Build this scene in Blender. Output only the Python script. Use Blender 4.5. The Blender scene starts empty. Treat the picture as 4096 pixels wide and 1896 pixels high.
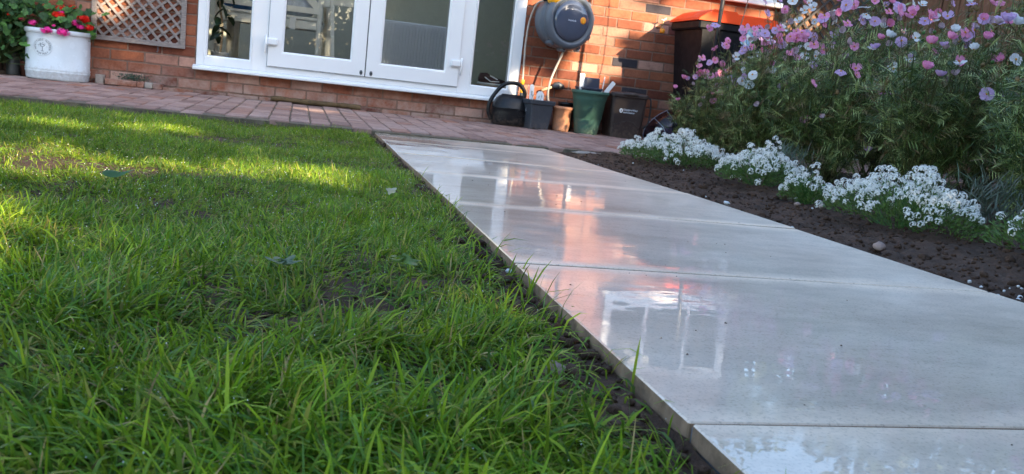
import bpy, math, random
import numpy as np
from mathutils import Vector, Matrix, noise, Euler
R = math.radians
rnd = random.Random(7)
rng = np.random.default_rng(7)
S = bpy.context.scene
COL = S.collection

# ------------------------------------------------------------------ camera
cam_d = bpy.data.cameras.new('camera'); cam = bpy.data.objects.new('camera', cam_d); COL.objects.link(cam)
S.camera = cam
CAM = Vector((1.1725, -6.611, 0.2122))
cr = Vector((0.96507642, -0.23727615, 0.11102941)); cu = Vector((-0.0642156, 0.19662831, 0.97837297)); cf = Vector((0.2539761, 0.9513345, -0.17452452))
cam.matrix_world = Matrix(((cr.x, cu.x, -cf.x, CAM.x), (cr.y, cu.y, -cf.y, CAM.y), (cr.z, cu.z, -cf.z, CAM.z), (0, 0, 0, 1)))
cam_d.sensor_width = 36; cam_d.lens = 3409.1 / 4096 * 36
cam_d.clip_start = .02; cam_d.clip_end = 800
cam_d.dof.use_dof = True; cam_d.dof.focus_distance = 1.75; cam_d.dof.aperture_fstop = 17.0

# ------------------------------------------------------------------ light
SUN_EL, SUN_AZ = R(21.5), R(28.5)              # sun stands behind the camera and to its right
sh = Vector((-math.sin(SUN_AZ), math.cos(SUN_AZ), 0))       # horizontal travel direction of the light
sdir = Vector((sh.x * math.cos(SUN_EL), sh.y * math.cos(SUN_EL), -math.sin(SUN_EL)))
W = bpy.data.worlds.new('World'); S.world = W; W.use_nodes = True
wn = W.node_tree.nodes; wl = W.node_tree.links
bg = wn['Background']; sky = wn.new('ShaderNodeTexSky'); sky.sky_type = 'NISHITA'
sky.sun_disc = False; sky.sun_elevation = SUN_EL; sky.sun_rotation = math.atan2(-sdir.x, -sdir.y)
sky.air_density = 1.1; sky.dust_density = 1.3; sky.ozone_density = 1.8
wl.new(sky.outputs[0], bg.inputs[0]); bg.inputs[1].default_value = .15
sun_d = bpy.data.lights.new('sun', 'SUN'); sun = bpy.data.objects.new('sun', sun_d); COL.objects.link(sun)
sun_d.energy = 4.3; sun_d.angle = R(.55); sun_d.color = (1, .80, .55)
sun.rotation_euler = sdir.to_track_quat('-Z', 'Y').to_euler(); sun.location = (8, -14, 9)
S.view_settings.view_transform = 'Standard'; S.view_settings.look = 'None'
S.view_settings.exposure = 2.1; S.view_settings.gamma = 1; S.view_settings.use_curve_mapping = False
S.render.engine = 'CYCLES'
S.cycles.max_bounces = 8; S.cycles.transparent_max_bounces = 16

# ------------------------------------------------------------------ helpers
def tag(o, label=None, cat=None, group=None, kind=None):
    if label: o['label'] = label
    if cat: o['category'] = cat
    if group: o['group'] = group
    if kind: o['kind'] = kind
    return o
def thing(name, label, cat, loc=(0, 0, 0), group=None):
    o = bpy.data.objects.new(name, None); o.empty_display_size = .05; COL.objects.link(o); o.location = loc
    return tag(o, label, cat, group)
def link(name, me, parent=None, loc=None, rot=None, scale=None):
    o = bpy.data.objects.new(name, me); COL.objects.link(o)
    if parent is not None: o.parent = parent
    if loc is not None: o.location = loc
    if rot is not None: o.rotation_euler = rot
    if scale is not None: o.scale = (scale,) * 3 if isinstance(scale, (int, float)) else scale
    return o

class MB:
    """collects geometry; coordinates are relative to the origin given"""
    def __init__(s, o=(0, 0, 0)): s.v = []; s.f = []; s.m = []; s.sm = []; s.o = Vector(o); s.mi = 0; s.smooth = False
    def add(s, vs, fs):
        b = len(s.v); s.v += [tuple(Vector(v) - s.o) for v in vs]
        for f in fs: s.f.append(tuple(i + b for i in f)); s.m.append(s.mi); s.sm.append(s.smooth)
        return s
    def box(s, a, b, M=None):
        vs = [(x, y, z) for x in (a[0], b[0]) for y in (a[1], b[1]) for z in (a[2], b[2])]
        if M is not None: vs = [M @ Vector(v) for v in vs]
        return s.add(vs, [(0, 1, 3, 2), (4, 6, 7, 5), (0, 4, 5, 1), (2, 3, 7, 6), (0, 2, 6, 4), (1, 5, 7, 3)])
    def cbox(s, a, b, c, M=None):
        """box with chamfered edges"""
        vs = []; idx = {}
        for i in (0, 1):
            for j in (0, 1):
                for k in (0, 1):
                    p = [(a, b)[i][0], (a, b)[j][1], (a, b)[k][2]]; sg = [1 - 2 * i, 1 - 2 * j, 1 - 2 * k]
                    for ax in range(3):
                        q = [p[t] + (0 if t == ax else sg[t] * c) for t in range(3)]
                        idx[(i, j, k, ax)] = len(vs); vs.append(q)
        fs = []
        for ax in range(3):
            o1, o2 = (ax + 1) % 3, (ax + 2) % 3
            for sgn in (0, 1):
                ring = []
                for (u, v) in ((0, 0), (1, 0), (1, 1), (0, 1)):
                    t = [0, 0, 0]; t[ax] = sgn; t[o1] = u; t[o2] = v; ring.append(idx[(*t, ax)])
                fs.append(tuple(ring if sgn else ring[::-1]))
        for ax in range(3):
            o1, o2 = (ax + 1) % 3, (ax + 2) % 3
            for u in (0, 1):
                for v in (0, 1):
                    t = [0, 0, 0]; t[o1] = u; t[o2] = v; t2 = list(t); t2[ax] = 1
                    q = (idx[(*t, o1)], idx[(*t, o2)], idx[(*t2, o2)], idx[(*t2, o1)])
                    fs.append(q if (u ^ v) else q[::-1])
        for i in (0, 1):
            for j in (0, 1):
                for k in (0, 1):
                    t = (idx[(i, j, k, 0)], idx[(i, j, k, 1)], idx[(i, j, k, 2)])
                    fs.append(t if (i + j + k) % 2 else t[::-1])
        if M is not None: vs = [M @ Vector(v) for v in vs]
        return s.add(vs, fs)
    def lathe(s, prof, c=(0, 0, 0), n=32, sx=1, sy=1, M=None, p=2, a0=0):
        """rings (r, z) about c; p>2 squares the section"""
        vs = []
        for r, z in prof:
            for i in range(n):
                a = 2 * math.pi * i / n + a0; ca, sa = math.cos(a), math.sin(a)
                k = (abs(ca) ** p + abs(sa) ** p) ** (-1 / p)
                vs.append((c[0] + r * k * ca * sx, c[1] + r * k * sa * sy, c[2] + z))
        if M is not None: vs = [M @ Vector(v) for v in vs]
        fs = []
        for j in range(len(prof) - 1):
            for i in range(n):
                i2 = (i + 1) % n; fs.append((j * n + i, j * n + i2, (j + 1) * n + i2, (j + 1) * n + i))
        m = len(prof) - 1
        fs.append(tuple(range(n))[::-1]); fs.append(tuple(m * n + i for i in range(n)))
        return s.add(vs, fs)
    def tube(s, pts, r, n=8, cap=True):
        pts = [Vector(p) for p in pts]; rs = r if isinstance(r, (list, tuple)) else [r] * len(pts)
        vs = []; prev = None
        for i, p in enumerate(pts):
            d = (pts[min(i + 1, len(pts) - 1)] - pts[max(i - 1, 0)]).normalized()
            if prev is None: a = d.orthogonal().normalized()
            else:
                a = (prev - d * prev.dot(d)); a = a.normalized() if a.length > 1e-6 else d.orthogonal().normalized()
            prev = a; b = d.cross(a)
            for k in range(n):
                t = 2 * math.pi * k / n; vs.append(p + (a * math.cos(t) + b * math.sin(t)) * rs[i])
        fs = [(j * n + k, j * n + (k + 1) % n, (j + 1) * n + (k + 1) % n, (j + 1) * n + k) for j in range(len(pts) - 1) for k in range(n)]
        if cap: fs += [tuple(range(n))[::-1], tuple((len(pts) - 1) * n + k for k in range(n))]
        return s.add(vs, fs)
    def prism(s, poly, y0, y1, M=None):
        """poly in (x, z), extruded in y"""
        n = len(poly); vs = [(x, y0, z) for x, z in poly] + [(x, y1, z) for x, z in poly]
        if M is not None: vs = [M @ Vector(v) for v in vs]
        return s.add(vs, [tuple(range(n)), tuple(range(2 * n - 1, n - 1, -1))] + [(i, i + n, (i + 1) % n + n, (i + 1) % n) for i in range(n)])
    def mesh(s, name, mats):
        me = bpy.data.meshes.new(name); me.from_pydata(s.v, [], s.f)
        for m in (mats if isinstance(mats, (list, tuple)) else [mats]): me.materials.append(m)
        me.polygons.foreach_set('material_index', s.m); me.polygons.foreach_set('use_smooth', s.sm); me.update()
        return me
    def build(s, name, mats, parent=None, **k): return link(name, s.mesh(name, mats), parent, **k)

def np_mesh(name, V, loops, starts, totals, mat, smooth=False, col=None):
    me = bpy.data.meshes.new(name)
    me.vertices.add(len(V)); me.vertices.foreach_set('co', np.ascontiguousarray(V, dtype=np.float32).ravel())
    me.loops.add(len(loops)); me.loops.foreach_set('vertex_index', np.asarray(loops, dtype=np.int32))
    me.polygons.add(len(starts)); me.polygons.foreach_set('loop_start', np.asarray(starts, dtype=np.int32))
    if smooth: me.polygons.foreach_set('use_smooth', np.ones(len(starts), dtype=bool))
    if col is not None:
        a = me.color_attributes.new('tint', 'FLOAT_COLOR', 'POINT'); a.data.foreach_set('color', np.ascontiguousarray(col, dtype=np.float32).ravel())
    for m in (mat if isinstance(mat, (list, tuple)) else [mat]): me.materials.append(m)
    me.update(calc_edges=True); return me
def quads_mesh(name, V, F, mat, col=None, smooth=False):
    F = np.asarray(F); k = F.shape[1]
    return np_mesh(name, V, F.ravel(), np.arange(len(F)) * k, None, mat, smooth, col)

def arc(c, r, a0, a1, n, ax='xz'):
    return [(c[0] + r * math.cos(a0 + (a1 - a0) * i / n), c[1], c[2] + r * math.sin(a0 + (a1 - a0) * i / n)) for i in range(n + 1)]
def smooth_path(pts, k=6):
    pts = [Vector(p) for p in pts]; out = []
    for i in range(len(pts) - 1):
        p0 = pts[max(i - 1, 0)]; p1 = pts[i]; p2 = pts[i + 1]; p3 = pts[min(i + 2, len(pts) - 1)]
        for j in range(k):
            t = j / k
            out.append(.5 * ((2 * p1) + (-p0 + p2) * t + (2 * p0 - 5 * p1 + 4 * p2 - p3) * t * t + (-p0 + 3 * p1 - 3 * p2 + p3) * t ** 3))
    out.append(pts[-1]); return out

# ------------------------------------------------------------------ materials
def nt(name):
    m = bpy.data.materials.new(name); m.use_nodes = True; n = m.node_tree.nodes; return m, n, m.node_tree.links, n['Principled BSDF']
def ramp(n, l, src, stops, interp='LINEAR'):
    r = n.new('ShaderNodeValToRGB'); l.new(src, r.inputs[0]); e = r.color_ramp.elements
    r.color_ramp.interpolation = interp
    while len(e) < len(stops): e.new(.5)
    for i, (p, c) in enumerate(stops):
        e[i].position = p; e[i].color = (*c, 1) if len(c) == 3 else c
    return r.outputs[0]
def mixc(n, l, fac, a, b, mode='MIX'):
    m = n.new('ShaderNodeMix'); m.data_type = 'RGBA'; m.blend_type = mode
    for i, v in ((0, fac), (6, a), (7, b)):
        if hasattr(v, 'links'): l.new(v, m.inputs[i])
        elif i == 0: m.inputs[0].default_value = v
        else: m.inputs[i].default_value = (*v, 1)
    return m.outputs[2]
def noisetex(n, l, scale, detail=4, rough=.55, coord='obj', vec_scale=None):
    t = n.new('ShaderNodeTexNoise'); t.inputs['Scale'].default_value = scale; t.inputs['Detail'].default_value = detail; t.inputs['Roughness'].default_value = rough
    if coord == 'pos': g = n.new('ShaderNodeNewGeometry'); src = g.outputs['Position']
    else: g = n.new('ShaderNodeTexCoord'); src = g.outputs['Object']
    if vec_scale:
        mp = n.new('ShaderNodeMapping'); mp.inputs['Scale'].default_value = vec_scale; l.new(src, mp.inputs[0]); src = mp.outputs[0]
    l.new(src, t.inputs['Vector']); return t.outputs['Fac']
def bump(n, l, h, strength, dist, P, sock='Normal'):
    b = n.new('ShaderNodeBump'); b.inputs['Strength'].default_value = strength; b.inputs['Distance'].default_value = dist
    l.new(h, b.inputs['Height']); l.new(b.outputs[0], P.inputs[sock]); return b
def pm(name, color, rough=.6, var=.15, scale=12, bmp=0, bscale=60, spec=.5, metal=0, coat=0, trans=0, coord='obj', stretch=None, grime=0):
    m, n, l, P = nt(name)
    f = noisetex(n, l, scale, 5, .6, coord, stretch)
    c = Vector(color)
    out = ramp(n, l, f, [(.3, tuple(c * (1 - var))), (.7, tuple(min(1, x * (1 + var)) for x in c))])
    if grime:      # dried soil splashes and dust low down on things that stand on the patio
        g = n.new('ShaderNodeNewGeometry'); sp = n.new('ShaderNodeSeparateXYZ'); l.new(g.outputs['Position'], sp.inputs[0])
        mr = n.new('ShaderNodeMapRange'); l.new(sp.outputs['Z'], mr.inputs[0]); mr.inputs[1].default_value = .06; mr.inputs[2].default_value = -.10; mr.inputs[3].default_value = 0; mr.inputs[4].default_value = .34
        ad = n.new('ShaderNodeMath'); ad.operation = 'ADD'; l.new(mr.outputs[0], ad.inputs[0]); l.new(noisetex(n, l, 45, 5, .7, 'pos'), ad.inputs[1])
        k = ramp(n, l, ad.outputs[0], [(.66, (0,) * 3), (.82, (grime,) * 3)]); out = mixc(n, l, k, out, (.20, .145, .11))
        k2 = ramp(n, l, noisetex(n, l, 14, 6, .7, 'pos', (1, 1, .4)), [(.52, (0,) * 3), (.72, (grime * .35,) * 3)]); out = mixc(n, l, k2, out, (.26, .23, .20))
    l.new(out, P.inputs['Base Color'])
    P.inputs['Roughness'].default_value = rough; P.inputs['Specular IOR Level'].default_value = spec; P.inputs['Metallic'].default_value = metal
    P.inputs['Coat Weight'].default_value = coat
    rr = ramp(n, l, noisetex(n, l, scale * 3, 3, .5, coord), [(.3, (rough * .85,) * 3), (.7, (min(1, rough * 1.15),) * 3)]); l.new(rr, P.inputs['Roughness'])
    if bmp: bump(n, l, noisetex(n, l, bscale, 4, .6, coord, stretch), 1, bmp, P)
    return m
def leafmat(name, trans=.35, rough=.5, attr=True, color=(.06, .12, .03), spec=.35):
    """two-sided leaf: diffuse-glossy plus translucent, tinted per leaf"""
    m, n, l, P = nt(name)
    if attr:
        a = n.new('ShaderNodeAttribute'); a.attribute_name = 'tint'; c = a.outputs['Color']
    else:
        f = noisetex(n, l, 20, 3); cc = Vector(color); c = ramp(n, l, f, [(.3, tuple(cc * .7)), (.7, tuple(cc * 1.3))])
    l.new(c, P.inputs['Base Color']); P.inputs['Roughness'].default_value = rough; P.inputs['Specular IOR Level'].default_value = spec
    t = n.new('ShaderNodeBsdfTranslucent'); l.new(mixc(n, l, .35, c, (.9, 1, .25), 'MULTIPLY'), t.inputs[0])
    g = n.new('ShaderNodeHueSaturation'); g.inputs['Value'].default_value = 1.6; l.new(c, g.inputs['Color']); l.new(g.outputs[0], t.inputs[0])
    mx = n.new('ShaderNodeMixShader'); mx.inputs[0].default_value = trans
    l.new(P.outputs[0], mx.inputs[1]); l.new(t.outputs[0], mx.inputs[2]); l.new(mx.outputs[0], n['Material Output'].inputs[0])
    return m

def brick_mat(name, attr, stops, mortar_stain=True, wet=False):
    m, n, l, P = nt(name)
    if attr:
        a = n.new('ShaderNodeAttribute'); a.attribute_name = 'tint'; r_ = a.outputs['Fac']
    else:
        a = n.new('ShaderNodeObjectInfo'); r_ = a.outputs['Random']
    base = ramp(n, l, r_, stops)
    v1 = noisetex(n, l, 9, 5, .65, 'pos'); base = mixc(n, l, .55, base, ramp(n, l, v1, [(.3, (.45, .42, .42)), (.5, (1, 1, 1)), (.75, (1.35, 1.3, 1.25))]), 'MULTIPLY')
    v2 = noisetex(n, l, 55, 4, .7, 'pos'); base = mixc(n, l, .5, base, ramp(n, l, v2, [(.25, (.5, .5, .5)), (.5, (1, 1, 1)), (.8, (1.3, 1.3, 1.3))]), 'MULTIPLY')
    if mortar_stain:
        g = n.new('ShaderNodeNewGeometry'); sp = n.new('ShaderNodeSeparateXYZ'); l.new(g.outputs['Position'], sp.inputs[0])
        mr = n.new('ShaderNodeMapRange'); l.new(sp.outputs['Z'], mr.inputs[0]); mr.inputs[1].default_value = .10; mr.inputs[2].default_value = -.06; mr.inputs[3].default_value = 0; mr.inputs[4].default_value = 1
        nz = noisetex(n, l, 7, 6, .7, 'pos'); s2 = ramp(n, l, nz, [(.38, (0, 0, 0)), (.62, (1, 1, 1))])
        mu = n.new('ShaderNodeMath'); mu.operation = 'MULTIPLY'; l.new(mr.outputs[0], mu.inputs[0]); l.new(s2, mu.inputs[1])
        m2 = n.new('ShaderNodeMath'); m2.operation = 'MULTIPLY'; l.new(mu.outputs[0], m2.inputs[0]); m2.inputs[1].default_value = .62
        base = mixc(n, l, m2.outputs[0], base, (.46, .36, .31))
    l.new(base, P.inputs['Base Color']); P.inputs['Roughness'].default_value = .85; P.inputs['Specular IOR Level'].default_value = .25
    bump(n, l, noisetex(n, l, 90, 5, .7, 'pos'), .8, .0025, P)
    return m
WB = [(0, (.13, .040, .026)), (.3, (.22, .070, .038)), (.6, (.30, .100, .050)), (.85, (.27, .11, .07)), (.97, (.36, .18, .13)), (1, (.14, .05, .04))]
M = {}
M['brick'] = brick_mat('orange_red_brick', False, WB)
M['brick_far'] = brick_mat('orange_red_brick_far', True, WB)
M['brick_dark'] = brick_mat('blue_black_brick', False, [(0, (.035, .032, .04)), (1, (.05, .042, .05))])
M['brick_pink'] = brick_mat('pale_pink_brick', False, [(0, (.40, .22, .17)), (1, (.46, .25, .18))])
PB = [(0, (.24, .150, .125)), (.5, (.33, .215, .180)), (.85, (.36, .25, .215)), (1, (.29, .14, .095))]
M['paver'] = brick_mat('paving_block', False, PB, False)
M['paver_far'] = brick_mat('paving_block_far', True, PB, False)
M['mortar'] = pm('grey_mortar', (.19, .115, .085), .95, .3, 25, .003, 120, coord='pos')
M['patio_sand'] = pm('jointing_sand', (.12, .10, .07), .95, .4, 30, .004, 80, coord='pos')
M['upvc'] = pm('white_upvc', (.80, .81, .82), .22, .02, 3, 0, spec=.5)
M['gasket'] = pm('black_gasket', (.02, .02, .022), .5, .1)
M['wood_grey'] = pm('weathered_trellis_wood', (.25, .21, .19), .8, .3, 9, .002, 40, stretch=(3, 3, 14))
M['gatewood'] = pm('dark_weathered_wood', (.05, .045, .045), .85, .3, 9, .002, 40)
def soil_mat():
    m, n, l, P = nt('dark_garden_soil')
    a = noisetex(n, l, 6, 6, .7, 'pos'); b = noisetex(n, l, 70, 5, .75, 'pos')
    c = ramp(n, l, a, [(.3, (.036, .018, .010)), (.58, (.082, .044, .026)), (.85, (.17, .10, .066))])
    c = mixc(n, l, .7, c, ramp(n, l, b, [(.3, (.45, .45, .45)), (.55, (1, 1, 1)), (.85, (1.7, 1.6, 1.5))]), 'MULTIPLY')
    l.new(c, P.inputs['Base Color']); P.inputs['Roughness'].default_value = .8; P.inputs['Specular IOR Level'].default_value = .3
    bump(n, l, b, 1, .008, P); return m
M['soil'] = soil_mat()
def tile_mat():
    m, n, l, P = nt('wet_porcelain_tile')
    oi = n.new('ShaderNodeObjectInfo')
    a = noisetex(n, l, 2.6, 7, .62, 'pos'); b = noisetex(n, l, 260, 2, .6, 'pos'); s = noisetex(n, l, 9, 6, .7, 'pos', (1, 2.2, 1))
    c = ramp(n, l, a, [(.34, (.60, .485, .38)), (.5, (.70, .575, .46)), (.66, (.77, .65, .53))])
    c = mixc(n, l, .7, c, ramp(n, l, s, [(.3, (.74, .74, .73)), (.55, (1, 1, 1)), (.75, (1.14, 1.14, 1.14))]), 'MULTIPLY')
    c = mixc(n, l, .6, c, ramp(n, l, b, [(.30, (.50, .48, .45)), (.47, (1, 1, 1))]), 'MULTIPLY')
    c = mixc(n, l, .2, c, ramp(n, l, oi.outputs['Random'], [(0, (.9, .9, .92)), (1, (1.06, 1.05, 1.02))]), 'MULTIPLY')
    l.new(c, P.inputs['Base Color'])
    P.inputs['Roughness'].default_value = .42; P.inputs['Specular IOR Level'].default_value = .4
    # film of water: smooth where it stands, rougher where it has dried thin
    w = noisetex(n, l, 3.1, 5, .6, 'pos', (1, 1.6, 1))
    P.inputs['Coat IOR'].default_value = 1.45
    gp = n.new('ShaderNodeNewGeometry'); sx = n.new('ShaderNodeSeparateXYZ'); l.new(gp.outputs['Position'], sx.inputs[0]); dn = noisetex(n, l, 1.7, 5, .6, 'pos')
    dd = n.new('ShaderNodeMath'); dd.operation = 'MULTIPLY_ADD'; l.new(dn, dd.inputs[0]); dd.inputs[1].default_value = .9; l.new(sx.outputs['X'], dd.inputs[2])
    dry = ramp(n, l, dd.outputs[0], [(0, (1,) * 3), (1, (.35,) * 3)]); mr = n.new('ShaderNodeMapRange'); l.new(dd.outputs[0], mr.inputs[0]); mr.inputs[1].default_value = 2.25; mr.inputs[2].default_value = 2.8; mr.inputs[3].default_value = 1; mr.inputs[4].default_value = .22; 
    to = n.new('ShaderNodeTexCoord'); so = n.new('ShaderNodeSeparateXYZ'); l.new(to.outputs['Object'], so.inputs[0])
    ab = n.new('ShaderNodeMath'); ab.operation = 'SUBTRACT'; l.new(so.outputs['Y'], ab.inputs[0]); ab.inputs[1].default_value = .333
    aa = n.new('ShaderNodeMath'); aa.operation = 'ABSOLUTE'; l.new(ab.outputs[0], aa.inputs[0])
    an = n.new('ShaderNodeMath'); an.operation = 'MULTIPLY_ADD'; l.new(noisetex(n, l, 6, 4, .6, 'pos'), an.inputs[0]); an.inputs[1].default_value = .07; l.new(aa.outputs[0], an.inputs[2])
    ed = n.new('ShaderNodeMapRange'); l.new(an.outputs[0], ed.inputs[0]); ed.inputs[1].default_value = .315; ed.inputs[2].default_value = .355; ed.inputs[3].default_value = 1; ed.inputs[4].default_value = .25
    mw = n.new('ShaderNodeMath'); mw.operation = 'MULTIPLY'; l.new(mr.outputs[0], mw.inputs[0]); l.new(ed.outputs[0], mw.inputs[1]); l.new(mw.outputs[0], P.inputs['Coat Weight'])
    c = mixc(n, l, ed.outputs[0], mixc(n, l, 1, c, (1.22, 1.18, 1.12), 'MULTIPLY'), c); l.new(c, P.inputs['Base Color'])
    l.new(ramp(n, l, w, [(.42, (.015,) * 3), (.50, (.05,) * 3), (.62, (.13,) * 3)]), P.inputs['Coat Roughness'])
    h1 = noisetex(n, l, 5, 3, .5, 'pos', (1, 1.3, 1)); h2 = noisetex(n, l, 42, 3, .55, 'pos', (1, 1.5, 1))
    mk = ramp(n, l, w, [(.44, (.03,) * 3), (.50, (.5,) * 3), (.62, (.9,) * 3)])
    mu = n.new('ShaderNodeMath'); mu.operation = 'MULTIPLY'; l.new(h2, mu.inputs[0]); l.new(mk, mu.inputs[1])
    ad = n.new('ShaderNodeMath'); ad.operation = 'MULTIPLY_ADD'; l.new(mu.outputs[0], ad.inputs[0]); ad.inputs[1].default_value = .045; 
    sc = n.new('ShaderNodeMath'); sc.operation = 'MULTIPLY'; l.new(h1, sc.inputs[0]); sc.inputs[1].default_value = .28; l.new(sc.outputs[0], ad.inputs[2])
    h3 = noisetex(n, l, 15, 2, .5, 'pos', (.8, 1.5, 1)); a3 = n.new('ShaderNodeMath'); a3.operation = 'MULTIPLY_ADD'; l.new(h3, a3.inputs[0]); a3.inputs[1].default_value = .028; l.new(ad.outputs[0], a3.inputs[2])
    bump(n, l, a3.outputs[0], .6, .006, P, 'Coat Normal')
    bump(n, l, noisetex(n, l, 60, 5, .6, 'pos'), .5, .0012, P)
    return m
M['tile'] = tile_mat()
M['tile_edge'] = pm('tile_edge_mortar', (.27, .175, .105), .8, .5, 30, .001, 120, coord='pos')
M['grout'] = pm('blue_grey_grout', (.17, .19, .24), .6, .15, 40, .001, 200, coord='pos')
def glass_mat(name='window_glass', tint=(.97, .98, .97)):
    m, n, l, P = nt(name); n.remove(P)
    t = n.new('ShaderNodeBsdfTransparent'); t.inputs[0].default_value = (*tint, 1)
    g = n.new('ShaderNodeBsdfGlossy'); g.inputs['Roughness'].default_value = .0
    f = n.new('ShaderNodeFresnel'); f.inputs[0].default_value = 1.55
    mx = n.new('ShaderNodeMixShader'); mu = n.new('ShaderNodeMath'); mu.operation = 'MULTIPLY'; mu.inputs[1].default_value = .85
    l.new(f.outputs[0], mu.inputs[0]); l.new(mu.outputs[0], mx.inputs[0]); l.new(t.outputs[0], mx.inputs[1]); l.new(g.outputs[0], mx.inputs[2])
    l.new(mx.outputs[0], n['Material Output'].inputs[0]); return m
M['glass'] = glass_mat()
M['white_paint'] = pm('cream_white_furniture_paint', (.82, .81, .75), .4, .04)
M['paper'] = pm('white_paper', (.78, .79, .80), .8, .03)
M['label_white'] = pm('white_plastic_label', (.78, .80, .82), .35, .05, 60)
M['blk'] = pm('black_plastic', (.008, .009, .011), .36, .2, 8, .0004, 90, spec=.35, grime=.2)
M['blk_gloss'] = pm('black_painted_metal', (.015, .015, .02), .3, .2)
M['char'] = pm('charcoal_grey_plastic', (.040, .047, .060), .55, .18, 6, .0006, 80, grime=.2)
M['binblk'] = pm('black_bin_plastic', (.006, .007, .010), .6, .2, 6, .001, 70, spec=.2)
M['reelgrey'] = pm('slate_blue_plastic', (.095, .115, .145), .42, .1, 5, .0004, 120)
M['reeldark'] = pm('glossy_smoke_plastic', (.065, .08, .12), .12, .1, 5, 0, coat=.6)
M['yellow'] = pm('yellow_plastic', (.85, .42, .02), .4, .06)
M['orange'] = pm('orange_red_plastic', (.92, .085, .018), .55, .08, 5, spec=.2)
M['orange_knob'] = pm('orange_plastic', (.85, .30, .02), .4, .06)
M['bucketgreen'] = pm('faded_green_plastic', (.042, .115, .088), .55, .18, 7, .0006, 60, grime=.2)
M['brightgreen'] = pm('bright_green_plastic', (.03, .30, .12), .5, .1, 6)
M['caddy'] = pm('dark_brown_plastic', (.026, .017, .016), .5, .15, 6, .0006, 70, grime=.2)
M['terra'] = pm('terracotta', (.52, .24, .13), .85, .22, 14, .0012, 60, grime=.4)
M['glaze'] = pm('pale_blue_white_glaze', (.62, .67, .71), .25, .05, 6, .0006, 25, grime=.22)
M['emblem'] = pm('grey_emblem_print', (.16, .19, .22), .6, .1)
M['galv'] = pm('dull_galvanised_metal', (.10, .11, .12), .5, .3, 10, .0006, 60, metal=.6)
M['hose'] = pm('grey_beige_hose', (.46, .40, .34), .5, .1)
M['wood_handle'] = pm('pale_worn_wood', (.50, .34, .20), .7, .25, 20, .001, 60)
M['log'] = pm('mossy_timber', (.13, .08, .035), .9, .4, 14, .004, 50, coord='pos')
M['moss'] = pm('moss', (.07, .085, .02), .9, .4, 30, .004, 120, coord='pos')
M['concrete'] = pm('rough_concrete', (.34, .29, .25), .9, .25, 14, .005, 60, coord='pos')
M['stone'] = pm('garden_stone', (.26, .18, .15), .7, .35, 14, .002, 60, coord='pos')
M['whitestone'] = pm('chalky_flake', (.62, .62, .62), .7, .2, 40, .001, 60, coord='pos')
M['clear'] = glass_mat('smoky_clear_plastic', (.62, .60, .72))
M['fence'] = pm('fence_boards', (.23, .11, .062), .8, .3, 7, .002, 50, stretch=(6, 6, 1.2), coord='pos')
M['leaf'] = leafmat('leaf_tinted', .15, .45)
M['grass'] = leafmat('grass_tinted', .30, .40, spec=.16)
M['tree_leaf'] = leafmat('hedge_leaf_tinted', .15, .6)
M['petal'] = leafmat('petal_tinted', .35, .6, spec=.2)
M['bark'] = pm('bark', (.07, .05, .04), .9, .3, 20, .01, 30)
M['slate'] = pm('roof_slate', (.10, .09, .09), .8, .25, 8, .004, 30)
M['roomwall'] = pm('sage_painted_plaster', (.36, .37, .30), .8, .04)
M['roomfloor'] = pm('brown_carpet', (.10, .075, .055), .9, .2)
M['radi'] = pm('radiator_enamel', (.52, .55, .60), .4, .03)
M['blue'] = pm('blue_cushion_fabric', (.04, .15, .42), .8, .3, 12)
M['greyfab'] = pm('grey_blue_cushion_fabric', (.45, .50, .58), .85, .25, 25)
M['shoe'] = pm('maroon_shoe_fabric', (.055, .020, .025), .7, .4, 40)
M['sole'] = pm('pale_grey_sole', (.5, .52, .55), .6, .1)
M['cardboard'] = pm('cardboard', (.22, .14, .08), .8, .15)
M['flowercentre'] = pm('flower_centre_yellow', (.62, .27, .02), .8, .3, 200, .001, 300)
M['seedhead'] = pm('spent_flower_head', (.16, .10, .04), .9, .4, 90)
M['print'] = pm('pale_blue_print', (.55, .62, .72), .6, .05)
M['dew'] = None
def dewmat():
    m, n, l, P = nt('dew'); P.inputs['Base Color'].default_value = (.9, .95, .9, 1); P.inputs['Roughness'].default_value = .02; P.inputs['Transmission Weight'].default_value = .35; P.inputs['IOR'].default_value = 1.33; P.inputs['Specular IOR Level'].default_value = 1; return m  # drops whitened, their sparkle is put into the base colour
M['dew'] = dewmat()

# ------------------------------------------------------------------ levels
def zp(y): return -.1377 - .01296 * y          # top of the path
def pxl(y): return 1.552 + (y + 3.95) * .0143   # left / right edges of the path
def pxr(y): return pxl(y) + .930
ZPAT = -.097

# ================================================================== ground sheet
b = MB(); b.box((-120, -120, -.40), (120, 120, -.20)); tag(b.build('ground', pm('distant_turf', (.045, .075, .02), .95, .3, 3, .02, 20, coord='pos')), kind='structure')

def height_sheet(name, x0, x1, y0, y1, nx, ny, fn, mat, skirt=None):
    xs = np.linspace(x0, x1, nx + 1); ys = np.linspace(y0, y1, ny + 1); V = []
    for y in ys:
        for x in xs: V.append(fn(x, y))
    F = [(j * (nx + 1) + i, j * (nx + 1) + i + 1, (j + 1) * (nx + 1) + i + 1, (j + 1) * (nx + 1) + i) for j in range(ny) for i in range(nx)]
    me = quads_mesh(name, np.array(V), F, mat, smooth=True); return link(name, me)
def fbm(x, y, s, o=0): return noise.fractal(Vector((x * s, y * s, o)), 1, 2, 4)
def lawn_z(x, y):
    e = max(0, min(1, (pxl(y) - .02 - x) / .16))        # soil drops to a gutter beside the path
    return zp(y) - .0165 - .003 * e + .009 * fbm(x, y, 1.3) * (.3 + .7 * e) + .006 * fbm(x, y, 6, 3) + (.006 * fbm(x, y, 22, 5) if x > .6 else 0)
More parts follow.
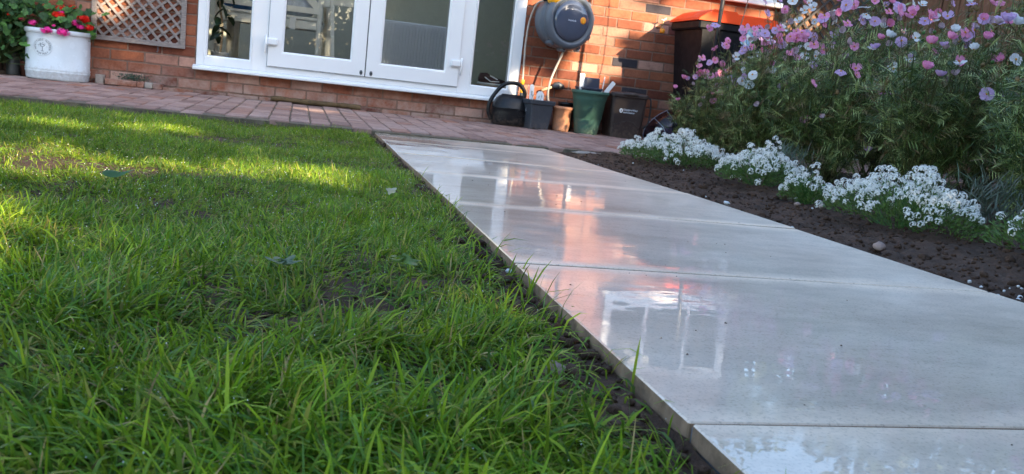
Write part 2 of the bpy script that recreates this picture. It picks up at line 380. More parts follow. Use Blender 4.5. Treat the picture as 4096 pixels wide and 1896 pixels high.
tag(height_sheet('lawn', -3, 1.545, -9.5, -2.06, 150, 230, lambda x, y: (x if x < 1.54 else pxl(y) - .004, y, lawn_z(x, y)), M['soil']), kind='structure')
def bed_z(x, y):
    t = max(0, x - pxr(y)); return zp(y) - .022 + min(.05, t * .07) + .013 * fbm(x, y, 2.2, 7) + .009 * fbm(x, y, 9, 8) + (.009 * fbm(x, y, 26, 9) + .004 * fbm(x, y, 70, 4) if x < 3.4 else 0)
tag(height_sheet('flower_bed', 0, 1, -9.5, -2.10, 170, 620, lambda s, y: (pxr(y) + .003 + s * s * (6.3 - pxr(y)), y, bed_z(pxr(y) + .003 + s * s * (6.3 - pxr(y)), y)), M['soil']), kind='structure')

# ================================================================== patio of blocks
patio = thing('patio', None, None); patio['kind'] = 'structure'
b = MB(); b.box((-4, -2.075, -.19), (6.28, 0.0, ZPAT - .008)); b.build('sand_bed', M['patio_sand'], patio)
var = []
for k in range(8):
    q = MB(); j = lambda a: rnd.uniform(-a, a)
    q.cbox((-.0490 + j(.001), -.0990 + j(.001), -.03), (.0490 + j(.001), .0990 + j(.001), j(.0015)), .004); var.append(q.mesh('block', M['paver']))
blocks = []
for i in range(-52, 64):
    x = 1.09 + i * .1065; off = (.5 if i % 2 else 0) + rnd.choice((0, 0, .0, .25))
    for kk in range(0, 11):
        y = -2.075 + .102 + (kk - 1 + off) * .2035
        if y + .1 > -.005 or y - .1 < -2.08: continue
        blocks.append((x, y))
def inview(x, y, z=-.1, mg=80):
    d = Vector((x, y, z)) - CAM; w = d.dot(cf); u = 512 + 852.3 * d.dot(cr) / w; v = 237 - 852.3 * d.dot(cu) / w
    return w > 0 and -mg < u < 1024 + mg and -mg < v < 474 + mg
vis = sorted([p for p in blocks if inview(*p, mg=0) and not (p[0] > 3.3 and p[1] < -1)], key=lambda p: (Vector((p[0], p[1], 0)) - CAM).length)[:296]
vset = set(vis); far_v = []; far_f = []; far_c = []
def put_stuff(lst, me, M4, r):
    bse = len(lst[0]); 
    for v in me.vertices: lst[0].append(tuple(M4 @ v.co)); lst[2].append((r, r, r, 1))
    for p in me.polygons: lst[1].append(tuple(bse + i for i in p.vertices))
for (x, y) in blocks:
    M4 = Matrix.Translation((x + rnd.uniform(-.002, .002), y + rnd.uniform(-.003, .003), ZPAT + rnd.uniform(-.002, .002))) @ Euler((rnd.uniform(-.012, .012), rnd.uniform(-.014, .014), rnd.uniform(-.012, .012))).to_matrix().to_4x4()
    me = rnd.choice(var)
    if (x, y) in vset:
        o = link('block', me, patio); o.matrix_world = M4
    else: put_stuff((far_v, far_f, far_c), me, M4, rnd.random())
me = bpy.data.meshes.new('far_blocks'); me.from_pydata(far_v, [], far_f); a = me.color_attributes.new('tint', 'FLOAT_COLOR', 'POINT'); a.data.foreach_set('color', np.array(far_c, dtype=np.float32).ravel()); me.materials.append(M['paver_far'])
tag(link('far_blocks', me, patio), kind='stuff')

# ================================================================== tiled path
path = thing('path', None, None); path['kind'] = 'structure'
TJ = [-1.955, -2.600, -3.262, -3.930, -4.622, -5.298, -5.972, -6.64, -7.31, -7.98, -8.65]
for i in range(len(TJ) - 1):
    y1, y0 = TJ[i] - .0035, TJ[i + 1] + .0035
    q = MB(); L = y1 - y0; q.smooth = False
    q.cbox((0, 0, -.020), (.930, L, 0), .0016)
    me = q.mesh('tile', [M['tile'], M['tile_edge']])
    for p in me.polygons:
        if abs(p.normal.z) < .3: p.material_index = 1
    o = link('tile', me, path, (pxl(y0) + rnd.uniform(-.001, .001), y0, zp(y0) + rnd.uniform(-.0014, .0014)), (math.atan(-.01296) + rnd.uniform(-.004, .004), rnd.uniform(-.003, .003), -.0143))
g = MB()
ys = [TJ[0] - .003, -8.6]
g.add([(pxl(ys[0]) + .003, ys[0], zp(ys[0]) - .0045), (pxr(ys[0]) - .003, ys[0], zp(ys[0]) - .0045), (pxr(ys[1]) - .003, ys[1], zp(ys[1]) - .0045), (pxl(ys[1]) + .003, ys[1], zp(ys[1]) - .0045),
       (pxl(ys[0]) + .003, ys[0], -.2), (pxr(ys[0]) - .003, ys[0], -.2), (pxr(ys[1]) - .003, ys[1], -.2), (pxl(ys[1]) + .003, ys[1], -.2)],
      [(0, 3, 2, 1), (0, 1, 5, 4), (1, 2, 6, 5), (2, 3, 7, 6), (3, 0, 4, 7)])
g.build('grout', M['grout'], path)
q = MB()      # mortar haunching under the near edge of the tiles
for s_, xe in ((-1, pxl), (1, pxr)):
    ya = -1.99; pts = []
    vs = []; fs = []
    for k in range(60):
        y = ya - k * .11; j1 = rnd.uniform(-.003, .004)
        vs += [(xe(y) - s_ * .002, y, zp(y) - .0205), (xe(y) + s_ * (.001 + j1), y, zp(y) - .024), (xe(y) + s_ * (.006 + j1), y, zp(y) - .09), (xe(y) - s_ * .01, y, -.19)]
    for k in range(59):
        for t in range(3): fs.append((k * 4 + t, k * 4 + t + 1, k * 4 + 4 + t + 1, k * 4 + 4 + t) if s_ < 0 else (k * 4 + t + 1, k * 4 + t, k * 4 + 4 + t, k * 4 + 4 + t + 1))
    q.add(vs, fs)
q.build('mortar_edge', M['tile_edge'], path)

# ================================================================== house
house = thing('house', 'red brick house rear wall around white double glazed garden doors', 'house', (1.6, 0, 0))
house.location = (0, 0, 0)
DX0, DX1, DZ0, DZ1 = .452, 2.848, .070, 2.12
WX0, WX1, WZ0, WZ1 = 3.80, 4.97, 1.125, 1.80
HX0, HX1, HZ = -4.0, 5.06, 2.325
wall = MB()
for a, c in (((HX0, .007, -.3), (DX0, .26, HZ)), ((DX0, .007, -.3), (DX1, .26, DZ0 - .003)), ((DX0, .007, DZ1), (DX1, .26, HZ)), ((DX1, .007, -.3), (WX0, .26, HZ)), ((WX0, .007, -.3), (WX1, .26, WZ0 - .01)), ((WX0, .007, WZ1), (WX1, .26, HZ)), ((WX1, .007, -.3), (HX1 - .008, .26, HZ))): wall.box((a[0], .004, a[2]), c)
wall = wall.build('brick_wall', M['mortar'], house)
bcache = {}
def brick_mesh(w, mat):
    w = round(w, 3); k = (w, mat, rnd.randrange(3))
    if k not in bcache:
        q = MB(); q.cbox((-w / 2, 0, -.0325), (w / 2, .045, .0325), .0035); bcache[k] = q.mesh('brick', M[mat])
    return bcache[k]
cand = []
for k in range(-2, 31):
    z = k * .075 + .0375; off = 0 if k % 2 == 0 else .1125
    cuts = [(HX0, HX1)]
    if z + .0325 > DZ0 and z - .03 < DZ1: cuts = [(HX0, DX0), (DX1, HX1)]
    if WZ0 < z + .0325 and z - .0325 < WZ1:
        nc = []
        for a, c in cuts:
            if c > WX1: nc += [(a, WX0), (WX1, c)]
            else: nc.append((a, c))
        cuts = nc
    n0 = int((HX0 - off) / .225) - 1
    for n_ in range(n0, n0 + 45):
        a = off + n_ * .225 + .005; c = a + .215
        for A, B in cuts:
            aa, cc = max(a, A + .002), min(c, B - .002)
            if cc - aa > .03: cand.append(((aa + cc) / 2, z, cc - aa))
def bvis(x, z): 
    return inview(x, 0, z, 15) and z > -.12
vis = [c for c in cand if bvis(c[0], c[1])]
print('bricks visible', len(vis), 'blocks', len(blocks))
vis = sorted(vis, key=lambda c: (Vector((c[0], 0, c[1])) - CAM).length)[:298]; vset = set(vis)
fv, ff, fc = [], [], []
for c in cand:
    x, z, w_ = c; mt = 'brick'
    if z < DZ0 and z > 0 and DX0 < x < DX1 and rnd.random() < .35: mt = 'brick_pink' if rnd.random() < .3 else 'brick'
    if abs(x - 3.68) < .11 and abs(z - .4875) < .02: mt = 'brick_dark'
    if abs(x - 3.47) < .12 and abs(z - .4125) < .02 or abs(x - 3.92) < .1 and abs(z - .4875) < .02: mt = 'brick_pink'
    if (abs(x - 3.8) < .11 and abs(z - .2625) < .02) or (abs(x - 4.02) < .1 and abs(z - .9375) < .02): mt = 'brick_dark'
    if rnd.random() < .03: mt = 'brick_pink'
    me = brick_mesh(w_, mt)
    M4 = Matrix.Translation((x, rnd.uniform(-.0015, .0015), z)) @ Euler((0, rnd.uniform(-.006, .006), rnd.uniform(-.004, .004))).to_matrix().to_4x4()
    if c in vset: o = link('brick', me, wall); o.matrix_world = M4
    else: put_stuff((fv, ff, fc), me, M4, rnd.random())
me = bpy.data.meshes.new('brickwork'); me.from_pydata(fv, [], ff); a = me.color_attributes.new('tint', 'FLOAT_COLOR', 'POINT'); a.data.foreach_set('color', np.array(fc, dtype=np.float32).ravel()); me.materials.append(M['brick_far'])
tag(link('brickwork', me, wall), kind='stuff')
# eaves, gutter and roof, seen only in the wet path
q = MB(); q.box((HX0, -.12, HZ - .02), (HX1 + .1, -.10, HZ + .14)); q.build('fascia', M['upvc'], house)
q = MB(); q.smooth = True; q.tube([(HX0, -.165, HZ + .08), (HX1 + .1, -.165, HZ + .08)], .05, 12); q.build('gutter', M['upvc'], house)
q = MB(); 
RS = [(HX0 - .1, 1.15), (HX1 + .15, 1.15)]
def roofbox(x0, x1, y0, y1):
    f = lambda y: HZ + .10 + (y + .15) * .30
    q.add([(x0, y0, f(y0)), (x1, y0, f(y0)), (x1, y1, f(y1)), (x0, y1, f(y1)), (x0, y0, f(y0) + .05), (x1, y0, f(y0) + .05), (x1, y1, f(y1) + .05), (x0, y1, f(y1) + .05)],
          [(0, 3, 2, 1), (4, 5, 6, 7), (0, 1, 5, 4), (1, 2, 6, 5), (2, 3, 7, 6), (3, 0, 4, 7)])
roofbox(HX0 - .1, HX1 + .15, -.15, .40); roofbox(HX0 - .1, -1.0, .40, 3.65); roofbox(1.7, 1.8, .40, 3.65); roofbox(3.5, HX1 + .15, .40, 3.65); roofbox(HX0 - .1, HX1 + .15, 2.6, 3.8)  # roof left open over the room, an added opening to brighten the interior
q.build('roof', M['slate'], house)
q = MB(); q.box((HX0, 3.75, -.3), (HX1, 3.95, 3.4)); q.box((HX0, .26, -.3), (HX0 + .2, 3.75, 2.5)); q.box((HX1 - .25, .26, -.3), (HX1, 3.75, 2.5)); q.build('side_wall', M['roomwall'], house)
q = MB(); q.box((HX0 + .2, .26, -.1), (HX1 - .25, 3.75, .092)); q.build('room_floor', M['roomfloor'], house)
q = MB(); q.box((1.64, 1.42, .092), (HX1 - .25, 1.52, 2.3)); q.build('room_partition', M['roomwall'], house)

# --- window frames
def frame_ring(q, x0, x1, z0, z1, w, yf, yb, bead=.014):
    """one casement ring: flat face, sloped bead inward, mitred; w = (left, right, bottom, top) face widths"""
    l_, r_, b_, t_ = w
    o = [(x0, z0), (x1, z0), (x1, z1), (x0, z1)]; i = [(x0 + l_, z0 + b_), (x1 - r_, z0 + b_), (x1 - r_, z1 - t_), (x0 + l_, z1 - t_)]
    c = .003
    oc = [(x0 + c, z0 + c), (x1 - c, z0 + c), (x1 - c, z1 - c), (x0 + c, z1 - c)]
    i2 = [(x0 + l_ + bead, z0 + b_ + bead), (x1 - r_ - bead, z0 + b_ + bead), (x1 - r_ - bead, z1 - t_ - bead), (x0 + l_ + bead, z1 - t_ - bead)]
    rings = [(o, yb), (o, yf + c), (oc, yf), (i, yf), (i2, yf + .014), (i2, yb)]
    vs = [(p[0], y, p[1]) for rr, y in rings for p in rr]
    fs = [(k * 4 + a, k * 4 + (a + 1) % 4, (k + 1) * 4 + (a + 1) % 4, (k + 1) * 4 + a) for k in range(5) for a in range(4)]
    fs += [(20 + a, 20 + (a + 1) % 4, (a + 1) % 4, a) for a in range(4)]
    q.add(vs, [f[::-1] for f in fs])
def pane(x0, x1, z0, z1, y, parent, name='glass_pane'):
    q = MB(); q.box((x0 - .01, y, z0 - .01), (x1 + .01, y + .004, z1 + .01)); q.build(name, M['glass'], parent)
    q = MB(); w = .004
    for a, c in (((x0, y - .003, z0), (x0 + w, y - .0005, z1)), ((x1 - w, y - .003, z0), (x1, y - .0005, z1)), ((x0 + w, y - .003, z0), (x1 - w, y - .0005, z0 + w)), ((x0 + w, y - .003, z1 - w), (x1 - w, y - .0005, z1))): q.box(a, c)
    q.build('gasket', M['gasket'], parent)
ZT = 2.06
q = MB()
for a, c in (((.456, -.012, .107), (.508, .058, ZT)), ((.838, -.012, .107), (.942, .058, ZT)), ((2.360, -.012, .107), (2.448, .058, ZT)), ((2.772, -.012, .107), (2.846, .058, ZT))):
    q.cbox(a, c, .0025)
q.cbox((.942, -.010, .107), (2.360, .058, .148), .002); q.cbox((.508, -.011, ZT - .05), (2.772, .056, ZT), .002)
dframe = q.build('door_frame', M['upvc'], house)
for x0, x1 in ((.508, .838), (2.448, 2.772)):
    q = MB(); frame_ring(q, x0, x1, .1075, ZT - .051, (.010, .008, .060, .06), -.014, .05, .012); fo = q.build('side_light', M['upvc'], house)
    pane(x0 + .021, x1 - .019, .179, ZT - .12, .006, fo)
for n_, (x0, x1) in enumerate(((.945, 1.648), (1.656, 2.357))):
    q = MB(); frame_ring(q, x0, x1, .1515, ZT - .053, (.098, .098, .098, .098), -.036, .036, .014); lf = q.build('door_leaf', M['upvc'], house)
    pane(x0 + .111, x1 - .111, .2635, ZT - .165, .004, lf)
    hx = x0 - .012 if n_ == 0 else x1 + .012; sg = 1 if n_ == 0 else -1
    q = MB(); a, c = sorted((hx + sg * .002, hx + sg * .082)); q.cbox((a, -.062, .300), (c, -.036, .352), .009); 
    q.smooth = True; q.lathe([(.002, -.078), (.0085, -.076), (.0095, .045), (.002, .05)], (hx - sg * .004, -.048, .318), 14)
    q.build('hinge', M['upvc'], lf)
    lx = x1 - .026 if n_ == 0 else x0 + .040
    q = MB(); q.smooth = True; Mx = Matrix.Translation((lx, -.036, .178)) @ Matrix.Rotation(R(90), 4, 'X')
    q.lathe([(.012, 0), (.011, .004), (.009, .005)], n=16, sy=1.5, M=Mx); q.mi = 1; q.lathe([(.0055, .0052), (.005, .007)], n=12, sy=1.4, M=Mx)
    q.build('lock', [M['galv'], M['blk']], lf)
q = MB(); q.box((1.6485, -.004, .14), (1.6555, .03, ZT - .06)); q.build('weather_seal', M['gasket'], house)
q = MB()   # projecting cill with its sloped nose
for (x0, x1) in ((.440, 2.862),):
    pr = [(-.012, .1065), (-.045, .0985), (-.062, .0950), (-.067, .088), (-.067, .075), (-.060, .0705), (-.045, .0705), (-.012, .073), (.05, .073), (.05, .1065)]
    vs = [(x0, y, z) for y, z in pr] + [(x1, y, z) for y, z in pr]; n_ = len(pr)
    q.add(vs, [tuple(range(n_)), tuple(range(2 * n_ - 1, n_ - 1, -1))] + [(i, i + n_, (i + 1) % n_ + n_, (i + 1) % n_) for i in range(n_)])
q.build('cill', M['upvc'], house)
q = MB()   # upstairs-height window, mirrored in the path
frame_ring(q, WX0, WX1, WZ0, WZ1, (.06, .06, .07, .06), -.012, .06)
wf = q.build('window_frame', M['upvc'], house)
pane(WX0 + .075, WX1 - .075, WZ0 + .085, WZ1 - .075, .01, wf)
for x in (4.19, 4.58): q = MB(); q.box((x - .012, -.004, WZ0 + .07), (x + .012, .03, WZ1 - .06)); q.build('glazing_bar', M['upvc'], wf)
q = MB(); q.box((WX0 + .06, -.006, 1.50), (4.178, .028, 1.515)); q.box((4.202, -.006, 1.50), (4.568, .028, 1.515)); q.box((4.592, -.006, 1.50), (WX1 - .06, .028, 1.515)); q.build('glazing_bar', M['upvc'], wf)
q = MB(); q.cbox((WX0 - .05, -.06, WZ0 - .045), (WX1 + .05, .0, WZ0 - .002), .006); q.build('window_cill', M['upvc'], wf)

# ================================================================== things inside, seen through the glass
def chair(x, y, rz, label, cloth, cush):
    t = thing('dining_chair', label, 'chair', (x, y, .092)); t.rotation_euler.z = rz
    q = MB(); q.cbox((-.21, -.2, .44), (.21, .22, .47), .01); q.box((-.2, -.185, .375), (.2, -.16, .44)); q.box((-.2, .18, .375), (.2, .205, .44)); q.box((-.2, -.16, .375), (-.178, .18, .44)); q.box((.178, -.16, .375), (.2, .18, .44)); q.build('seat', M['white_paint'], t)
    for sx in (-1, 1):
        q = MB(); q.tube([(sx * .19, .19, 0), (sx * .185, .185, .44)], [.014, .021], 8); q.build('leg', M['white_paint'], t)
        q = MB(); q.tube([(sx * .19, -.21, 0), (sx * .19, -.185, .45), (sx * .2, -.24, .95)], [.015, .022, .018], 8); q.build('leg', M['white_paint'], t)
    q = MB(); q.box((-.2, -.255, .88), (.2, -.232, .95)); q.box((-.19, -.215, .50), (.19, -.195, .545))
    for s_ in (-1, 1):
        a = Vector((-s_ * .18, -.206, .545)); c = Vector((s_ * .18, -.236, .88)); dn = Vector((s_ * .02, 0, -.02))
        q.add([a + dn, c + dn, c - dn, a - dn, a + dn + Vector((0, .02, 0)), c + dn + Vector((0, .02, 0)), c - dn + Vector((0, .02, 0)), a - dn + Vector((0, .02, 0))], [(0, 1, 2, 3), (7, 6, 5, 4), (0, 4, 5, 1), (1, 5, 6, 2), (2, 6, 7, 3), (3, 7, 4, 0)])
    q.build('backrest', M['white_paint'], t)
    q = MB((0, 0, 0)); q.smooth = True; q.lathe([(.02, -.05), (.15, -.045), (.19, -.01), (.19, .01), (.15, .045), (.02, .05)], n=28, p=4, M=Matrix.Translation((0, -.13, .66)) @ Matrix.Rotation(R(80), 4, 'X'))
    q.build('back_cushion', M[cush], t)
    return t
chair(.70, .86, R(6), 'white cross-back dining chair with blue cushion behind the left side pane', None, 'blue')
chair(1.13, .84, R(-4), 'white cross-back dining chair with grey cushion behind the left door', None, 'greyfab')
t = thing('paper_tag', 'white folded paper hanging from the chair seat behind the left door', 'paper', (1.10, .60, .50))
q = MB(); q.prism([(-.022, -.045), (.02, -.048), (.024, .05), (-.022, .052)], 0, .003); q.build('folded_sheet', M['paper'], t)
t = thing('dining_table', 'white painted table with turned legs behind the chairs indoors', 'table', (1.5, 1.0, .092))
q = MB((1.5, 1.0, .092)); q.cbox((.5, .98, .80), (1.72, 1.8, .83), .006); q.build('tabletop', M['white_paint'], t)
q = MB((1.5, 1.0, .092)); q.box((.56, 1.03, .71), (1.6, 1.05, .798)); q.build('apron', M['white_paint'], t)
for x in (.6, 1.40):
    for y in (1.06, 1.72):
        q = MB((1.5, 1.0, .092)); q.smooth = True; q.lathe([(.024, .0), (.030, .12), (.034, .42), (.022, .47), (.038, .50), (.03, .53), (.04, .56), (.04, .70)], (x, y, .092), 14); q.build('leg', M['white_paint'], t)
t = thing('step_stool', 'white painted leaning frame standing right of the chair indoors', 'stool', (1.40, .72, .092))
q = MB((1.4, .72, .092)); q.add([Vector(v) for v in ((1.385, .7, .78), (1.41, .7, .78), (1.46, .7, .092), (1.425, .7, .092), (1.385, .74, .78), (1.41, .74, .78), (1.46, .74, .092), (1.425, .74, .092))], [(0, 3, 2, 1), (4, 5, 6, 7), (0, 1, 5, 4), (1, 2, 6, 5), (2, 3, 7, 6), (3, 0, 4, 7)]); q.build('leg', M['white_paint'], t)
q = MB((1.4, .72, .092)); q.cbox((1.26, .68, .66), (1.385, .76, .72), .006); q.build('rail', M['white_paint'], t)
t = thing('wall_radiator', 'ribbed grey radiator behind the right glazed door', 'radiator', (2.1, 1.36, .2))
q = MB((2.1, 1.36, .2)); q.cbox((1.86, 1.36, .17), (2.62, 1.41, .665), .008); q.build('panel', M['radi'], t)
rib = None
for k in range(26):
    if rib is None:
        q = MB(); q.cbox((-.009, -.012, 0), (.009, 0, .45), .004); rib = q.mesh('rib', M['radi'])
    link('rib', rib, t, (1.884 + k * .0285 - 2.1, 0, .19 - .2))
t = thing('trainer_shoe', 'dark maroon trainer with pale sole behind the right side pane', 'shoe', (2.66, .15, .19))
q = MB(); q.smooth = True
pr = [(-.10, .0), (-.105, .03), (-.09, .072), (-.045, .078), (-.01, .058), (.05, .042), (.10, .030), (.122, .014), (.12, 0)]
q.prism([(x * 1.0, z + .018) for x, z in pr], -.03, .03); q.build('upper', M['shoe'], t)
q = MB(); q.cbox((-.11, -.034, 0), (.125, .034, .02), .007); q.build('sole', M['sole'], t)
q = MB(); q.tube([(-.02, -.0325, .075), (.045, -.0325, .05)], .004, 6); q.tube([(-.06, -.032, .06), (-.01, -.032, .03), (.06, -.032, .035)], .004, 6); q.build('lace', M['paper'], t)
t = thing('cardboard_box', 'flat brown box under the shoe behind the right side pane', 'box', (2.66, .17, .11))
q = MB(); q.cbox((-.11, -.06, -.018), (.13, .07, .078), .002); q.build('carton', M['cardboard'], t)
q = MB(); q.cbox((-.113, -.063, .060), (.133, .073, .0795), .002); q.build('lid', M['cardboard'], t)

t = thing('indoor_plant', 'dark broad leaved potted plant indoors behind the left side pane', 'plant', (.58, .42, .092))
q = MB(); q.smooth = True; q.lathe([(.05, 0), (.065, .10), (.07, .12), (.06, .12), (.02, .11)], n=24); q.build('pot_body', M['whitestone'], t)
q = MB(); q.smooth = True; q.tube(smooth_path([(0, 0, .1), (.01, 0, .3), (-.02, 0, .5), (-.03, 0, .8)]), .008, 8); q.build('stem', M['wood_handle'], t)
INL = None
for k in range(16):
    if INL is None:
        m_, n_, l_, P_ = nt('rubber_plant_leaf'); P_.inputs['Base Color'].default_value = (.02, .05, .022, 1); P_.inputs['Roughness'].default_value = .35; q = MB(); q.smooth = True
        q.add([(0, 0, 0), (.02, .03, .004), (.03, .07, 0), (.02, .11, -.012), (0, .135, -.03), (-.02, .11, -.012), (-.03, .07, 0), (-.02, .03, .004), (0, .07, -.008)], [(0, 1, 8), (1, 2, 8), (2, 3, 8), (3, 4, 8), (4, 5, 8), (5, 6, 8), (6, 7, 8), (7, 0, 8)]); INL = q.mesh('leaf', m_)
    link('leaf', INL, t, (rnd.uniform(-.03, .03), 0, .24 + k * .035), (rnd.uniform(-.9, -.1), rnd.uniform(-.4, .4), k * 2.4))

# ================================================================== leaf geometry helpers
def leafcards(P, D, U, L, Wd, col, name, mat, fold=.25, bend=0):
    """pointed leaves of 4 tris each: P base, D direction, U up normal (n,3), L length, Wd width"""
    n_ = len(P); D = D / np.linalg.norm(D, axis=1)[:, None]; X = np.cross(D, U); X /= (np.linalg.norm(X, axis=1)[:, None] + 1e-9); N = np.cross(X, D)
    L = np.broadcast_to(np.asarray(L, float), (n_,))[:, None]; Wd = np.broadcast_to(np.asarray(Wd, float), (n_,))[:, None]
    b_ = N * (-bend) * L
    v = np.stack([P, P + D * L * .45 + X * Wd * .5 - N * fold * Wd * -.5, P + D * L * .5, P + D * L * .45 - X * Wd * .5 + N * fold * Wd * .5, P + D * L + b_], 1)
    V = v.reshape(-1, 3); k = np.arange(n_)[:, None] * 5
    F = np.concatenate([k + np.array([[0, 1, 2]]), k + np.array([[0, 2, 3]]), k + np.array([[1, 4, 2]]), k + np.array([[2, 4, 3]])], 0)
    C = np.repeat(col, 5, 0) if col.shape[1] == 4 else np.repeat(np.concatenate([col, np.ones((n_, 1))], 1), 5, 0)
    return quads_mesh(name, V, F, mat, C)
def rvec(n_): v = rng.normal(size=(n_, 3)); return v / np.linalg.norm(v, axis=1)[:, None]
def tint(n_, base, v=.25, hue=.12):
    k = 1 + rng.uniform(-v, v, (n_, 1)); h = 1 + rng.uniform(-hue, hue, (n_, 3)); return np.clip(np.array(base)[None] * k * h, 0, 1)
def ribbons(P0, D, L, Wd, bend, name, mat, col, seg=3, base_col=None):
    """curved tapering blades: base, start direction, length, width, droop (n,)"""
    n_ = len(P0); D = D / np.linalg.norm(D, axis=1)[:, None]
    H = D.copy(); H[:, 2] = 0; hn = np.linalg.norm(H, axis=1)[:, None] + 1e-6; H /= hn
    X = np.stack([-H[:, 1], H[:, 0], np.zeros(n_)], 1)
    tw = rng.uniform(-.8, .8, n_)[:, None]; pts = [P0]; d = D.copy(); p = P0.copy()
    for s_ in range(seg):
        p = p + d * (L / seg)[:, None]; pts.append(p)
        d = d + (H * .6 + np.array([[0, 0, -1.]])) * (bend / seg)[:, None]; d /= np.linalg.norm(d, axis=1)[:, None]
    Xt = X * np.cos(tw) + np.cross(D, X) * np.sin(tw)
    V = []; C = []
    for s_, q_ in enumerate(pts[:-1]):
        wv = Wd[:, None] * (1, 1, .85, .6, .45)[s_] * .5 if s_ else Wd[:, None] * .38
        V += [q_ - Xt * wv, q_ + Xt * wv]
    V.append(pts[-1]); nv = len(V); V = np.stack(V, 1).reshape(-1, 3)
    k = np.arange(n_)[:, None] * nv; Q = []
    for s_ in range(seg - 1): Q.append(k + np.array([[2 * s_, 2 * s_ + 1, 2 * s_ + 3, 2 * s_ + 2]]))
    Q = np.concatenate(Q, 0); T = k + np.array([[2 * seg - 2, 2 * seg - 1, 2 * seg]])
    loops = np.concatenate([Q.ravel(), T.ravel()]); starts = np.concatenate([np.arange(len(Q)) * 4, len(Q) * 4 + np.arange(len(T)) * 3])
    C = np.repeat(np.concatenate([col, np.ones((n_, 1))], 1), nv, 0).reshape(n_, nv, 4)
    if base_col is not None: C[:, 0:2, :3] = C[:, 0:2, :3] * .5 + np.array(base_col) * .5
    return np_mesh(name, V, loops, starts, None, mat, True, C.reshape(-1, 4))

# ================================================================== trees behind the camera; the gaps in them let the sun through
E1 = Vector((math.cos(SUN_AZ), math.sin(SUN_AZ), 0)); E2 = E1.cross(sdir) * -1
if E2.z < 0: E2 = -E2
def sc(p): p = Vector(p); return p.dot(E1), p.dot(E2)
gaps = []     # (e1, e2, half length, half height)
def gap(p, a, b_): p = Vector(p); e = sc(p); gaps.append((e[0], e[1], a + .06, b_ + (.115 if p.y < -2 else .065)))
gap((.42, -4.46, -.045), .24, .050); gap((.75, -4.34, -.045), .20, .030); gap((1.02, -4.29, -.045), .17, .012); gap((1.25, -4.27, -.045), .14, .0)
gap((.68, -5.14, -.045), .08, .015); gap((.36, -3.35, -.045), .2, -.01); gap((.70, -3.15, -.045), .2, -.015); gap((1.27, -.72, -.09), .13, .035); gap((3.22, -.3, -.04), .055, .075); gap((3.40, -.37, -.06), .03, .03)
gap((-.12, 0, .45), .07, .05); gap((2.82, 0, .2), .02, .05)

for p, a, c in (((2.98, 0, .24), .09, .07), ((3.02, 0, .16), .07, .04), ((3.40, 0, .62), .13, .16), ((3.30, 0, .42), .12, .07), ((3.62, 0, .50), .12, .08), ((3.70, 0, .84), .14, .10), ((3.45, 0, .34), .10, .05),
                ((3.95, 0, .86), .14, .08), ((4.2, 0, 1.02), .2, .06), ((3.55, 0, .95), .12, .06), ((3.2, 0, .28), .06, .08), ((3.58, 0, .72), .10, .07), ((4.5, -.4, .93), .25, .05)): gap(p, a, c)
gnoise = lambda e1, e2: noise.noise(Vector((e1 * 7, e2 * 7, 1.3)))
def top_e2(e1):
    base = 1.05 + .25 * noise.noise(Vector((e1 * 1.1, 4, 0))) if e1 < 2.45 else (-.03 if e1 > 2.8 else .12)
    if e1 > 4.6: base = -.50 + .2 * noise.noise(Vector((e1 * 2, 9, 0)))
    return base + (.17 if e1 > 2.8 else .10) * noise.noise(Vector((e1 * 5, 0, 2)))
def lit(e1, e2):
    w_ = .35 * gnoise(e1, e2)
    for a, b_, l_, h in gaps:
        if ((e1 - a) / l_) ** 2 + ((e2 - b_) / h) ** 2 < 1 + w_ * 2: return True
    if e2 > top_e2(e1) and not (e1 > 3.35 and e2 > .16): return True
    return False
kinds = ['tall dense green hedge tree on the far left behind the lawn', 'broad rounded green tree behind the lawn, second from the left', 'dense laurel tree in the middle of the row behind the lawn',
         'bushy green tree right of the middle of the row', 'tall green tree with a ragged top near the right end of the row', 'low spreading tree at the right end of the row']
bounds = [-9, -6.2, -3.6, -1.2, 1.2, 3.6, 8.2]
leafx = []
for ti in range(6):
    a, c = bounds[ti], bounds[ti + 1]; keep = []
    n_ = int((c - a) * (6200 if ti > 1 else 3000))
    c1 = rng.uniform(a - .15, c + .15, n_); c2 = rng.uniform(-5.6, 1.45, n_); ct = rng.uniform(11.0, 13.4, n_)
    for e1, e2, tt in zip(c1, c2, ct):
        p = E1 * e1 + E2 * e2 - sdir * tt
        if p.z < -.15: continue
        # crown is cut open along the sun rays to the chosen lit spots
        if lit(e1, e2): continue
        if ti <= 1 and e2 > .6 + .3 * math.sin(e1 * 1.7): continue
        keep.append(p)
    P = np.array(keep); nn = len(P); D = rvec(nn); U = rvec(nn)
    base = [(.035, .06, .018), (.045, .075, .02), (.03, .055, .02), (.04, .07, .016), (.05, .075, .02), (.04, .065, .02)][ti]
    me = leafcards(P - D * .07, D, U, rng.uniform(.16, .26, nn), rng.uniform(.11, .17, nn), tint(nn, base, .4), 'crown', M['tree_leaf'])
    ctr = E1 * ((a + c) / 2) - sdir * 12.2; ctr.z = -.2
    t = thing('garden_tree', kinds[ti], 'tree', ctr, 'trees in a row behind the lawn')
    for v in me.vertices: pass
    o = link('crown', me, t, -ctr)
    q = MB(); q.smooth = True; q.tube([(0, 0, 0), (.05, .03, 1.2), (-.05, .1, 2.6), (.03, 0, 3.8)], [.16, .12, .09, .03], 10)
    for k in range(7):
        an = k * 2.4; z = 1 + k * .35; q.tube([(0, 0, z), (math.cos(an) * .5, math.sin(an) * .4, z + .4), (math.cos(an) * 1.0, math.sin(an) * .6, z + .9)], [.05, .03, .012], 6)
    q.build('trunk', M['bark'], t)

